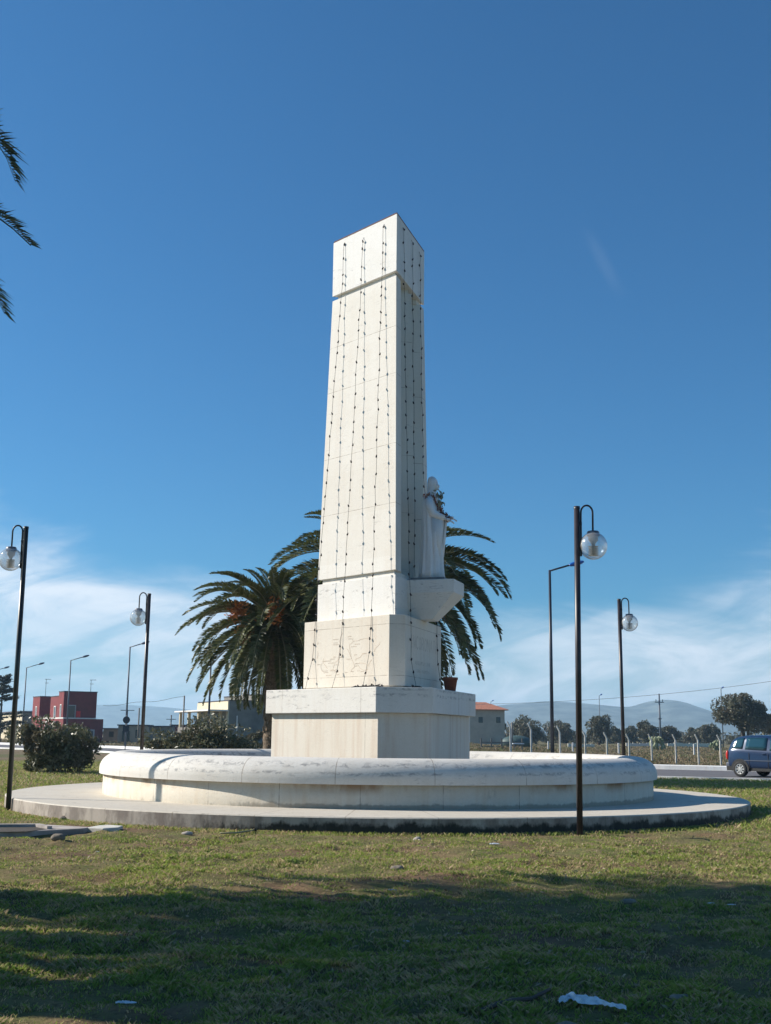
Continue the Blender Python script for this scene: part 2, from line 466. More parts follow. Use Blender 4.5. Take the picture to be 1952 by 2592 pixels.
# ---------------------------------------------------------------- mesh helpers
class MB:
    def __init__(s):
        s.v, s.f, s.m = [], [], []

    def add(s, vs, fs, mi=0):
        o = len(s.v)
        s.v += [tuple(map(float, v)) for v in vs]
        s.f += [tuple(o + i for i in f) for f in fs]
        s.m += [mi] * len(fs)
        return s

    def box(s, c, h, rz=0.0, mi=0, M4=None):
        vs = []
        for dz in (-1, 1):
            for dx, dy in ((-1, -1), (1, -1), (1, 1), (-1, 1)):
                vx, vy = dx * h[0], dy * h[1]
                vs.append((c[0] + vx * math.cos(rz) - vy * math.sin(rz), c[1] + vx * math.sin(rz) + vy * math.cos(rz), c[2] + dz * h[2]))
        if M4 is not None:
            vs = [tuple(M4 @ Vector(v)) for v in vs]
        return s.add(vs, [(0, 3, 2, 1), (4, 5, 6, 7), (0, 1, 5, 4), (1, 2, 6, 5), (2, 3, 7, 6), (3, 0, 4, 7)], mi)

    def prism(s, poly, z0, z1, mi=0, poly1=None):
        """vertical prism from CCW polygon; poly1 = top outline if tapered"""
        n = len(poly)
        p1 = poly1 or poly
        vs = [(p[0], p[1], z0) for p in poly] + [(p[0], p[1], z1) for p in p1]
        fs = [tuple(range(n - 1, -1, -1)), tuple(range(n, 2 * n))] + [(i, (i + 1) % n, n + (i + 1) % n, n + i) for i in range(n)]
        return s.add(vs, fs, mi)

    def tube(s, pts, rad, n=8, mi=0, caps=True):
        pts = [Vector(p) for p in pts]
        rr = rad if isinstance(rad, (list, tuple)) else [rad] * len(pts)
        o = len(s.v)
        vs, fs = [], []
        prev = None
        for i, p in enumerate(pts):
            t_ = (pts[min(i + 1, len(pts) - 1)] - pts[max(i - 1, 0)]).normalized()
            if prev is None:
                a = Vector((0, 0, 1)) if abs(t_.z) < 0.9 else Vector((1, 0, 0))
                u = t_.cross(a).normalized()
            else:
                u = (prev - t_ * prev.dot(t_)).normalized()
            prev = u
            v_ = t_.cross(u)
            for k in range(n):
                an = 2 * PI * k / n
                vs.append(p + (u * math.cos(an) + v_ * math.sin(an)) * rr[i])
        for i in range(len(pts) - 1):
            for k in range(n):
                fs.append((i * n + k, i * n + (k + 1) % n, (i + 1) * n + (k + 1) % n, (i + 1) * n + k))
        if caps:
            fs.append(tuple(range(n - 1, -1, -1)))
            fs.append(tuple((len(pts) - 1) * n + k for k in range(n)))
        return s.add(vs, fs, mi)

    def lathe(s, prof, c=(0, 0, 0), n=32, mi=0, closed=False):
        vs, fs = [], []
        for r_, z_ in prof:
            for k in range(n):
                a = 2 * PI * k / n
                vs.append((c[0] + r_ * math.cos(a), c[1] + r_ * math.sin(a), c[2] + z_))
        m_ = len(prof)
        for i in range(m_ if closed else m_ - 1):
            j = (i + 1) % m_
            for k in range(n):
                fs.append((i * n + k, i * n + (k + 1) % n, j * n + (k + 1) % n, j * n + k))
        return s.add(vs, fs, mi)

    def sphere(s, c, r, n=16, m_=10, sc=(1, 1, 1), mi=0):
        prof = []
        for i in range(m_ + 1):
            a = -PI / 2 + PI * i / m_
            prof.append((max(1e-4, r * math.cos(a)), r * math.sin(a)))
        o = len(s.v)
        s.lathe(prof, (0, 0, 0), n, mi)
        for i in range(o, len(s.v)):
            v = s.v[i]
            s.v[i] = (c[0] + v[0] * sc[0], c[1] + v[1] * sc[1], c[2] + v[2] * sc[2])
        return s

    def build(s, name, mats, parent=None, smooth=False, bevel=0.0, loc=None):
        me = bpy.data.meshes.new(name)
        me.from_pydata(s.v, [], s.f)
        me.update()
        mats = mats if isinstance(mats, (list, tuple)) else [mats]
        for q in mats:
            me.materials.append(q)
        if len(mats) > 1:
            me.polygons.foreach_set('material_index', s.m)
        if smooth:
            me.polygons.foreach_set('use_smooth', [True] * len(me.polygons))
        ob = bpy.data.objects.new(name, me)
        C.objects.link(ob)
        if parent:
            ob.parent = parent
        if loc:
            ob.location = loc
        if bevel:
            bv = ob.modifiers.new('bevel', 'BEVEL')
            bv.width = bevel
            bv.segments = 2
            bv.limit_method = 'ANGLE'
            bv.angle_limit = R(35)
        return ob


def np_mesh(name, V, k, mats, parent=None, mi=None):
    """V: (n*k,3) vertices, faces of k consecutive vertices"""
    me = bpy.data.meshes.new(name)
    nv = len(V)
    nf = nv // k
    me.vertices.add(nv)
    me.vertices.foreach_set('co', np.ascontiguousarray(V, np.float32).ravel())
    me.loops.add(nv)
    me.loops.foreach_set('vertex_index', np.arange(nv, dtype=np.int32))
    me.polygons.add(nf)
    me.polygons.foreach_set('loop_start', np.arange(0, nv, k, dtype=np.int32))
    for q in (mats if isinstance(mats, (list, tuple)) else [mats]):
        me.materials.append(q)
    if mi is not None:
        me.polygons.foreach_set('material_index', np.asarray(mi, np.int32))
    me.update(calc_edges=True)
    ob = bpy.data.objects.new(name, me)
    C.objects.link(ob)
    if parent:
        ob.parent = parent
    return ob


def tag(o, label=None, cat=None, group=None, kind=None):
    if label:
        o['label'] = label
    if cat:
        o['category'] = cat
    if group:
        o['group'] = group
    if kind:
        o['kind'] = kind
    return o


def thing(name, label, cat, loc=(0, 0, 0), rz=0.0, group=None):
    o = bpy.data.objects.new(name, None)
    o.empty_display_size = 0.3
    C.objects.link(o)
    o.location = tuple(map(float, loc))
    o.rotation_euler = (0, 0, rz)
    return tag(o, label, cat, group)


def dup(root, loc, rz, label=None, scale=None):
    r_ = root.copy()
    C.objects.link(r_)
    r_.location = tuple(map(float, loc))
    r_.rotation_euler = (0, 0, rz)
    if scale:
        r_.scale = scale
    if label:
        r_['label'] = label
    for ch in list(root.children):
        c_ = ch.copy()
        C.objects.link(c_)
        c_.parent = r_
        for g_ in ch.children:
            e_ = g_.copy()
            C.objects.link(e_)
            e_.parent = c_
    return r_


# ---------------------------------------------------------------- terrain
CX, CY = -0.096, 28.34
RP, ZP = 8.42, 0.196
FARK = [(60, 28), (25, 53), (16.6, 57.3), (13.5, 58.8), (0, 67), (-14, 90), (-24.6, 109), (-75, 165)]
NEARK = [(44, 18), (20, 41.2), (14.4, 44.2), (10.5, 45.8), (-2, 54), (-12, 70), (-20.7, 89), (-60, 130)]


def pl_dist(X, Y, line):
    """signed distance to polyline (positive = beyond, left side away from island)"""
    best = np.full(X.shape, 1e9)
    sg = np.zeros(X.shape)
    for (x0, y0), (x1, y1) in zip(line[:-1], line[1:]):
        dx, dy = x1 - x0, y1 - y0
        L2 = dx * dx + dy * dy
        t_ = np.clip(((X - x0) * dx + (Y - y0) * dy) / L2, 0, 1)
        d_ = np.hypot(X - x0 - t_ * dx, Y - y0 - t_ * dy)
        cr = -(dx * (Y - y0) - dy * (X - x0))
        k = d_ < best - 1e-9
        best = np.where(k, d_, best)
        sg = np.where(k, np.sign(cr), sg)
    return best * sg


def sstep(a, b_, x_):
    t_ = np.clip((x_ - a) / (b_ - a), 0, 1)
    return t_ * t_ * (3 - 2 * t_)


_rng = np.random.RandomState(5)
_tab = _rng.rand(256, 256)


def vnoise(X, Y):
    xi, yi = np.floor(X).astype(int), np.floor(Y).astype(int)
    fx, fy = X - xi, Y - yi
    fx, fy = fx * fx * (3 - 2 * fx), fy * fy * (3 - 2 * fy)
    a_ = _tab[xi % 256, yi % 256]
    b_ = _tab[(xi + 1) % 256, yi % 256]
    c_ = _tab[xi % 256, (yi + 1) % 256]
    d_ = _tab[(xi + 1) % 256, (yi + 1) % 256]
    return (a_ * (1 - fx) + b_ * fx) * (1 - fy) + (c_ * (1 - fx) + d_ * fx) * fy


def height(X, Y):
    X, Y = np.asarray(X, float), np.asarray(Y, float)
    r_ = np.hypot(X - CX, Y - CY)
    near = sstep(30, 24, Y) * sstep(8.4, 9.6, r_)
    h_ = (vnoise(X * 0.9, Y * 0.9) - 0.5) * 0.07 + (vnoise(X * 2.6 + 9, Y * 2.6) - 0.5) * 0.07 + (vnoise(X * 5.5 + 3, Y * 5.5) - 0.5) * 0.05
    h_ = h_ * near
    h_ -= 0.085 * sstep(30, 24, Y) * sstep(8.3, 8.42, r_)
    df_ = pl_dist(X, Y, FARK)
    bank = 0.42 * sstep(1.5, 6, df_) * sstep(17, 11.5, X) * sstep(-4, 2, X)
    h_ = h_ + bank
    road = sstep(-0.3, 0.5, pl_dist(X, Y, NEARK)) * sstep(0.3, -0.5, df_)
    h_ = h_ - road * 0.10
    return h_


def axis(segs):
    out = []
    for a_, b_, st in segs:
        n_ = max(1, int(round((b_ - a_) / st)))
        out += list(np.linspace(a_, b_, n_, endpoint=False))
    out.append(segs[-1][1])
    return np.array(out)


xs = axis([(-3800, -800, 600), (-800, -150, 60), (-150, -40, 8), (-40, -14, 1.0), (-14, -6, 0.25), (-6, 7, 0.09), (7, 14, 0.25), (14, 40, 1.0), (40, 150, 8), (150, 800, 60), (800, 3800, 600)])
ys = axis([(-60, 0, 6), (0, 5, 0.5), (5, 20, 0.09), (20, 30, 0.22), (30, 75, 0.6), (75, 160, 3), (160, 800, 60), (800, 5200, 600)])
GX, GY = np.meshgrid(xs, ys)
GZ = height(GX, GY)
nx_, ny_ = len(xs), len(ys)
V = np.stack([GX.ravel(), GY.ravel(), GZ.ravel()], 1)
me = bpy.data.meshes.new('ground')
idx = np.arange(nx_ * ny_).reshape(ny_, nx_)
Q = np.stack([idx[:-1, :-1], idx[:-1, 1:], idx[1:, 1:], idx[1:, :-1]], -1).reshape(-1, 4)
me.vertices.add(len(V))
me.vertices.foreach_set('co', V.astype(np.float32).ravel())
me.loops.add(Q.size)
me.loops.foreach_set('vertex_index', Q.astype(np.int32).ravel())
me.polygons.add(len(Q))
me.polygons.foreach_set('loop_start', np.arange(0, Q.size, 4, dtype=np.int32))
me.polygons.foreach_set('use_smooth', np.ones(len(Q), bool))
me.update(calc_edges=True)
me.materials.append(M['ground'])
go = bpy.data.objects.new('ground', me)
C.objects.link(go)
tag(go, 'flat lawn and rough field of soil and short grass', None, None, 'structure')


# road sheet and kerbs
def dense(line, st=1.0):
    out = []
    # Catmull-Rom for smoothness
    P_ = [np.array(p, float) for p in line]
    P_ = [2 * P_[0] - P_[1]] + P_ + [2 * P_[-1] - P_[-2]]
    for i in range(1, len(P_) - 2):
        n_ = max(2, int(np.linalg.norm(P_[i + 1] - P_[i]) / st))
        for k in range(n_):
            t_ = k / n_
            p0, p1, p2, p3 = P_[i - 1:i + 3]
            out.append(0.5 * ((2 * p1) + (-p0 + p2) * t_ + (2 * p0 - 5 * p1 + 4 * p2 - p3) * t_ ** 2 + (-p0 + 3 * p1 - 3 * p2 + p3) * t_ ** 3))
    out.append(P_[-2])
    return np.array(out)


def resamp(a_, n_):
    dd = np.r_[0, np.cumsum(np.linalg.norm(np.diff(a_, axis=0), axis=1))]
    tt = np.linspace(0, dd[-1], n_)
    return np.stack([np.interp(tt, dd, a_[:, 0]), np.interp(tt, dd, a_[:, 1])], 1)


fk, nk = resamp(np.array(FARK, float), 200), resamp(np.array(NEARK, float), 200)
mb = MB()
vs = [(p[0], p[1], 0.012) for p in fk] + [(p[0], p[1], 0.012) for p in nk]
mb.add(vs, [(i, 200 + i, 201 + i, i + 1) for i in range(199)])
ro = mb.build('road', M['asphalt'])
tag(ro, 'grey asphalt road curving behind the monument', None, None, 'structure')


def kerb(line, off, wd, hh, name, label):
    a_ = resamp(np.array(line, float), 220)
    tn = np.gradient(a_, axis=0)
    tn /= np.linalg.norm(tn, axis=1)[:, None]
    nn = np.stack([tn[:, 1], -tn[:, 0]], 1)
    p0, p1 = a_ + nn * off, a_ + nn * (off + wd)
    mb_ = MB()
    vs_, fs_ = [], []
    for q0, q1 in zip(p0, p1):
        vs_ += [(*q0, -0.05), (*q0, hh - 0.015), (*(q0 * 0.9 + q1 * 0.1), hh), (*q1, hh), (*q1, -0.05)]
    for i in range(len(a_) - 1):
        for k in range(4):
            o_ = i * 5 + k
            fs_.append((o_, o_ + 1, o_ + 6, o_ + 5))
    mb_.add(vs_, fs_)
    return tag(mb_.build(name, M['kerb']), label, None, None, 'structure')


kerb(FARK, -0.05, 1.1, 0.22, 'far_kerb', 'white painted kerb stones on the far side of the road')
kerb(NEARK, 0.0, -0.25, 0.10, 'near_kerb', 'low white kerb between the lawn and the road')

# ---------------------------------------------------------------- platform and basin
pl = MB()
ang = [2 * PI * k / 180 for k in range(180)]
prof = [(RP, -0.25), (RP, ZP - 0.02), (RP - 0.02, ZP), (0.02, ZP)]
pl.lathe(prof, (CX, CY, 0), 180)
M['platform'] = stone('platform_stone', (0.60, 0.55, 0.46), (0.45, 0.38, 0.30), 0.3, 0.15, radial=(CX, CY, 34, 0.17), dirt=(-0.10, 0.20, 0.96), pits=0.5, side=True)
po = pl.build('stone_platform', M['platform'])
po.data.polygons.foreach_set('use_smooth', [False] * len(po.data.polygons))
tag(po, 'wide low round stone platform with mouldy edge under the basin', 'platform')

# thin paving ring line: inner margin laid 4 mm proud
basin = thing('fountain_basin', 'round white stone basin with bulging rim around the monument', 'basin', (CX, CY, 0))
M['wall'] = stone('basin_wall_stone', (0.68, 0.62, 0.51), (0.58, 0.45, 0.30), 0.45, 0.12, radial=(CX, CY, 26, 0.3), rust=(0.40, 0.63), dirt=(ZP, 0.34, 0.45), pits=0.35)
M['rimstone'] = stone('basin_rim_stone', (0.69, 0.665, 0.61), (0.56, 0.50, 0.42), 0.25, 0.5, bands=((0.985, 0.05), (0.83, 0.035)), radial=(CX, CY, 22, 0.08), pits=0.25)
b_ = MB()
b_.lathe([(6.36, ZP), (6.36, 0.66), (5.9, 0.66)], (0, 0, 0), 180)
b_.build('wall', M['wall'], basin, True)
pr = [(5.9, 0.636), (6.45, 0.636), (6.452, 0.72)]
for k in range(0, 13):
    a_ = PI / 2 * k / 12
    pr.append((5.99 + 0.462 * math.cos(a_), 0.735 + 0.375 * math.sin(a_)))
for k in range(1, 9):
    a_ = PI / 2 * k / 8
    pr.append((5.99 - 0.40 * math.sin(a_), 0.71 + 0.40 * math.cos(a_)))
pr += [(5.59, 0.5)]
b_ = MB()
b_.lathe(pr, (0, 0, 0), 220)
rb = b_.build('rim', M['rimstone'], basin, True)
es = rb.modifiers.new('es', 'EDGE_SPLIT')
es.split_angle = R(50)
b_ = MB()
b_.lathe([(5.6, 0.52), (0.05, 0.52)], (0, 0, 0), 96)
b_.build('basin_floor', simple('dark_basin_floor', (0.10, 0.09, 0.075), 0.95), basin, False)  # unseen floor, coloured dark to cut bounce light onto the plinth

# ---------------------------------------------------------------- monument
ROT = R(167.94)


def tri(Rr, cx=CX, cy=CY):
    """N near, L left, Rt right vertices"""
    return [np.array([cx + Rr * math.sin(ROT + k * 2 * PI / 3), cy + Rr * math.cos(ROT + k * 2 * PI / 3)]) for k in range(3)]


def tpoly(Rr, t_=0.0):
    """CCW polygon of (truncated) triangle; ROT+120 = left vertex"""
    N_, L_, Q_ = tri(Rr)
    vv = [N_, Q_, L_]
    if t_ <= 0:
        return [tuple(v) for v in vv]
    out = []
    for i in range(3):
        a_, p_, n_ = vv[i], vv[i - 1], vv[(i + 1) % 3]
        out.append(tuple(a_ + (p_ - a_) * t_))
        out.append(tuple(a_ + (n_ - a_) * t_))
    return out


UR = np.array([math.sin(R(17.94)), math.cos(R(17.94))])        # along right face, away
NR = np.array([math.sin(R(107.94)), math.cos(R(107.94))])      # right face outward
UL = np.array([math.sin(R(-42.06)), math.cos(R(-42.06))])      # along left face, away
NL = np.array([math.sin(R(-132.06)), math.cos(R(-132.06))])    # left face outward
C2 = np.array([CX, CY])

mon = thing('monument', 'tall white triangular stone obelisk on stepped plinth rising from the basin', 'monument', (0, 0, 0))
jl = [(UL[0], UL[1], float(C2 @ UL + v)) for v in (-1.5, 1.35)] + [(UR[0], UR[1], float(C2 @ UR + v)) for v in (0.55,)]
M['tower'] = stone('tower_stone', (0.74, 0.715, 0.655), (0.62, 0.54, 0.45), 0.28, 0.30, panel=1.13, joints=(6.9, 8.35, 10.1, 11.3), pits=0.25)
M['tower_top'] = stone('tower_top_stone', (0.75, 0.735, 0.695), (0.62, 0.55, 0.46), 0.2, 0.55, pits=0.25)
M['pedestal'] = stone('pedestal_stone', (0.70, 0.645, 0.555), (0.60, 0.49, 0.38), 0.4, 0.2, joints=(2.86, 4.02), pits=0.3)
M['capstone'] = stone('plinth_cap_stone', (0.72, 0.70, 0.65), (0.60, 0.52, 0.42), 0.2, 0.6, bands=((2.40, 0.035), (2.53, 0.03)), vjoint=jl, pits=0.3)
M['plinth'] = stone('plinth_stone', (0.71, 0.655, 0.56), (0.57, 0.44, 0.33), 0.6, 0.1, vjoint=jl[:1], pits=0.3)
MB().prism(tpoly(3.51, 0.184), 0.525, 2.011).build('plinth', M['plinth'], mon, bevel=0.012)
MB().prism(tpoly(3.785, 0.195), 2.011, 2.566).build('plinth_cap', M['capstone'], mon, bevel=0.015)
MB().prism(tpoly(2.10, 0.097), 2.566, 2.625).build('footing', M['plinth'], mon)
ped = MB().prism(tpoly(2.221, 0.097), 2.625, 4.232).build('pedestal', M['pedestal'], mon, bevel=0.01)
MB().prism(tpoly(1.645), 4.232, 5.184).build('base_block', M['tower_top'], mon, bevel=0.008)
MB().prism(tpoly(1.52), 5.184, 5.300).build('lower_neck', M['tower'], mon)


def shaft_plan(Rr):
    s_ = Rr / 1.418
    N_ = tri(Rr)[0]
    pts = [(0, 0), (.35, 0), (1.155, -.235), (1.29, 0), (1.965, -.235), (2.10, 0)]
    out = [N_ + UR * (a_ * s_) + NR * (b2 * s_) for a_, b2 in pts]
    return [tuple(q) for q in out] + [tuple(tri(Rr)[2]), tuple(tri(Rr)[1])]


MB().prism(shaft_plan(1.654), 5.300, 12.604, 0, shaft_plan(1.414)).build('shaft', M['tower'], mon, bevel=0.006)
MB().prism([tuple(C2 + (np.array(q) - C2) * 0.90) for q in shaft_plan(1.40)], 12.604, 12.728).build('upper_neck', M['tower'], mon)
MB().prism(tpoly(1.420), 12.728, 14.218).build('top_block', M['tower_top'], mon, bevel=0.008)
# low dark metal edging on the crown of the block
mb = MB()
for a_, b2 in ((0, 1), (1, 2), (2, 0)):
    q0, q1 = tri(1.40)[a_], tri(1.40)[b2]
    mb.tube([(*q0, 14.235), (*q1, 14.235)], 0.018, 6)
mb.build('roof_edging', simple('rusty_edging', (0.16, 0.07, 0.05), 0.8), mon)


def loc3(n_, u_, z_):
    q = C2 + NR * n_ + UR * u_
    return (q[0], q[1], z_)


# bracket: box with tapering underside
inr = 0.79
A_, B2 = 1.97, 0.50
vs = [loc3(inr, -B2, 5.172), loc3(A_, -B2, 5.172), loc3(A_, B2, 5.172), loc3(inr, B2, 5.172),
      loc3(inr, -B2, 4.86), loc3(A_, -B2, 4.86), loc3(A_, B2, 4.86), loc3(inr, B2, 4.86),
      loc3(inr, -.27, 4.240), loc3(1.39, -.27, 4.240), loc3(1.39, .27, 4.240), loc3(inr, .27, 4.240)]
fs = [(0, 1, 2, 3), (0, 4, 5, 1), (1, 5, 6, 2), (2, 6, 7, 3), (3, 7, 4, 0), (4, 8, 9, 5), (5, 9, 10, 6), (6, 10, 11, 7), (7, 11, 8, 4), (8, 11, 10, 9)]
MB().add(vs, fs).build('bracket', M['tower_top'], mon, bevel=0.008)

# ---- relief map and worn inscription on the pedestal (thin carved lines)
M['carve'] = simple('weathered_carving', (0.56, 0.46, 0.36), 0.9, var=0.2)
M['carve_dark'] = simple('weathered_lettering', (0.52, 0.47, 0.40), 0.9, var=0.15)
inL = 2.221 / 2


def pface(px_, py_):
    """source pixel on the pedestal's left face -> world point in that plane"""
    d_ = ray(px_, py_)
    q0 = C2 + NL * inL
    t_ = (NL @ q0) / (NL @ d_[:2])
    return np.array([0, 0, H]) + d_ * t_


def strip(mb_, pts, wd, nrm, out=0.0025):
    n3 = np.array([nrm[0], nrm[1], 0.0])
    for a_, b2 in zip(pts[:-1], pts[1:]):
        a_, b2 = np.array(a_), np.array(b2)
        dd = b2 - a_
        ln = np.linalg.norm(dd)
        if ln < 1e-4:
            continue
        s_ = np.cross(n3, dd / ln) * wd / 2
        o_ = n3 * out
        q = [a_ - s_, a_ + s_, b2 + s_, b2 - s_]
        mb_.add([v - o_ * 0.2 for v in q] + [v + o_ for v in q], [(4, 5, 6, 7), (0, 1, 5, 4), (1, 2, 6, 5), (2, 3, 7, 6), (3, 0, 4, 7)])


def zc(pts):
    return [pface(780 + a_ / 8.33, 1590 + b2 / 8.33) for a_, b2 in pts]


mb = MB()
for line in ([(730, 100), (690, 170), (665, 290), (680, 360), (665, 480), (640, 620), (625, 690), (570, 720), (545, 800), (530, 850)],
             [(1270, 210), (1200, 220), (1110, 240), (1060, 265), (960, 275), (900, 330), (875, 350), (880, 430), (900, 560), (915, 640), (950, 720), (985, 800), (970, 830), (930, 860), (905, 910)],
             [(940, 220), (945, 275)], [(820, 430), (860, 500), (890, 580), (915, 640)], [(1230, 535), (1150, 545), (1125, 580), (1095, 620), (1010, 650), (1005, 690)],
             [(1520, 290), (1500, 350), (1450, 395), (1410, 440), (1400, 500)], [(1340, 670), (1290, 740), (1260, 800), (1240, 880), (1225, 970)],
             [(200, 490), (215, 560), (190, 640)], [(300, 740), (270, 790), (275, 850), (300, 910)], [(330, 640), (310, 710), (350, 780), (410, 850)],
             [(640, 640), (650, 700), (680, 740)], [(1050, 780), (1110, 860), (1180, 890), (1260, 870)], [(1080, 730), (1200, 745), (1260, 790)],
             [(200, 290), (215, 310), (195, 345)], [(480, 900), (520, 870), (560, 900), (600, 860)], [(730, 600), (740, 560), (700, 600)]):
    strip(mb, zc(line), 0.011, NL)
rg = random.Random(3)
for (x0, x1, y_) in ((530, 640, 243), (540, 620, 315), (535, 640, 352), (840, 915, 178), (840, 915, 228), (985, 1085, 340), (915, 1030, 392), (1150, 1230, 535), (970, 1030, 565),
                     (320, 490, 702), (430, 550, 740), (470, 560, 655), (530, 600, 612), (585, 650, 772), (300, 410, 908), (330, 430, 940), (465, 560, 900), (560, 640, 925), (380, 495, 1000),
                     (780, 830, 935), (900, 965, 915), (600, 660, 982), (815, 895, 655), (990, 1100, 750), (1000, 1040, 800), (1040, 1090, 900), (1110, 1180, 915), (650, 750, 620), (200, 260, 770)):
    xx = x0
    while xx < x1:      # rows of tiny worn letters, too weathered to read
        w_ = rg.uniform(8, 13)
        yy_ = y_ - (xx - x0) * 0.06
        strip(mb, zc([(xx, yy_ + 8), (xx + rg.uniform(-2, 4), yy_ - 8)]), 0.007, NL)
        strip(mb, zc([(xx, yy_ + rg.choice((-7, 0, 7))), (xx + w_ * 0.7, yy_ + rg.choice((-7, 0, 7)))]), 0.006, NL)
        xx += w_ + 4
mb.build('carved_map', M['carve'], ped)
mb = MB()


def rface(w_, z_):
    q = C2 + NR * inL + UR * w_
    return np.array([q[0], q[1], z_])


# the upper line: tall narrow capitals ; two lower rows worn away
# (strokes as they can be made out on the stone)
gly = {'I': [[(0, 0), (0, 1)]], 'N': [[(0, 0), (0, 1), (.8, 0), (.8, 1)]], 'C': [[(.8, .85), (.5, 1), (.1, .8), (0, .5), (.1, .2), (.5, 0), (.8, .15)]],
       'O': [[(.4, 0), (.05, .25), (.05, .75), (.4, 1), (.75, .75), (.75, .25), (.4, 0)]], 'R': [[(0, 0), (0, 1), (.6, .95), (.7, .7), (.5, .5), (0, .5)], [(.35, .5), (.8, 0)]],
       'A': [[(0, 0), (.4, 1), (.8, 0)], [(.15, .35), (.65, .35)]], 'T': [[(0, 1), (.8, 1)], [(.4, 1), (.4, 0)]]}
w0 = -1.05
for ch in 'INCORONATA':
    wd_ = 0.05 if ch == 'I' else 0.17
    for st in gly[ch]:
        strip(mb, [rface(w0 + a_ * wd_ / 0.8, 3.52 + b2 * 0.30) for a_, b2 in st], 0.022, NR)
    w0 += wd_ + 0.075
for z_, hh, x0, x1 in ((3.16, 0.085, -0.75, 0.55), (2.98, 0.075, -0.6, 0.45)):
    w0 = x0
    while w0 < x1:
        strip(mb, [rface(w0, z_), rface(w0 + rg.uniform(-.01, .03), z_ + hh)], 0.013, NR)
        strip(mb, [rface(w0, z_ + hh * rg.choice((0, .5, 1))), rface(w0 + 0.05, z_ + hh * rg.choice((0, .5, 1)))], 0.011, NR)
        w0 += rg.uniform(0.07, 0.11)
mb.build('inscription', M['carve_dark'], ped)

# ---------------------------------------------------------------- statue
st = thing('statue', 'white marble veiled standing woman holding out her hands on the obelisk bracket', 'statue', loc3(1.28, 0, 5.172), math.atan2(NR[1], NR[0]))
# local frame: +X = facing direction, +Y = her left
BASE = MB().prism([(-.42, -.36), (.42, -.36), (.42, .36), (-.42, .36)], 0.0, 0.07)
BASE.build('base', simple('dark_plinth_slab', (0.22, 0.21, 0.21), 0.7), st, bevel=0.01)
secs = [  # z, x centre, rx, ry, fold
    (0.07, 0.02, .33, .36, .055), (0.25, 0.02, .31, .345, .06), (0.6, 0.02, .29, .33, .06), (1.0, 0.02, .275, .32, .05), (1.35, 0.01, .265, .31, .045),
    (1.6, 0.0, .25, .31, .035), (1.8, -0.01, .23, .32, .025), (1.97, -0.02, .205, .31, .018), (2.08, -0.02, .175, .265, .01), (2.15, -0.01, .14, .19, .005),
    (2.20, 0.0, .125, .145, 0), (2.27, 0.02, .135, .14, 0), (2.36, 0.035, .15, .148, 0), (2.45, 0.04, .155, .145, 0), (2.53, 0.03, .135, .125, 0), (2.585, 0.02, .09, .085, 0), (2.61, 0.02, .02, .02, 0)]
nS = 64
mb = MB()
vs, fs = [], []
rr = random.Random(8)
ph = [rr.uniform(0, 6) for _ in range(4)]
for z_, xc, rx, ry, fo in secs:
    for k in range(nS):
        a_ = 2 * PI * k / nS
        f_ = 1 + fo * (math.sin(9 * a_ + ph[0] + z_ * 1.2) + 0.6 * math.sin(17 * a_ + ph[1] - z_ * .9)) * 1.3
        px_ = xc + rx * .9 * math.cos(a_) * f_
        py_ = ry * math.sin(a_) * f_
        if z_ > 2.22 and math.cos(a_) > 0.72:      # face set back inside the veil
            px_ -= 0.035 * (math.cos(a_) - 0.72) / 0.28
        vs.append((px_, py_, z_))
for i in range(len(secs) - 1):
    for k in range(nS):
        fs.append((i * nS + k, i * nS + (k + 1) % nS, (i + 1) * nS + (k + 1) % nS, (i + 1) * nS + k))
fs.append(tuple((len(secs) - 1) * nS + k for k in range(nS)))
fs.append(tuple(reversed(range(nS))))
mb.add(vs, fs)
# face: brow, nose, chin
mb.sphere((0.115, 0, 2.36), 0.075, 16, 12, (0.9, 0.95, 1.35))
mb.sphere((0.19, 0, 2.35), 0.016, 8, 6, (1.0, 0.8, 1.8))
mb.sphere((0.178, 0, 2.315), 0.014, 8, 6, (0.8, 1.6, 0.6))
mb.sphere((0.168, 0, 2.275), 0.026, 8, 6)
for sg in (-1, 1):      # eye sockets and brows
    mb.sphere((0.176, sg * 0.030, 2.385), 0.012, 8, 6, (0.6, 1.3, 0.7))
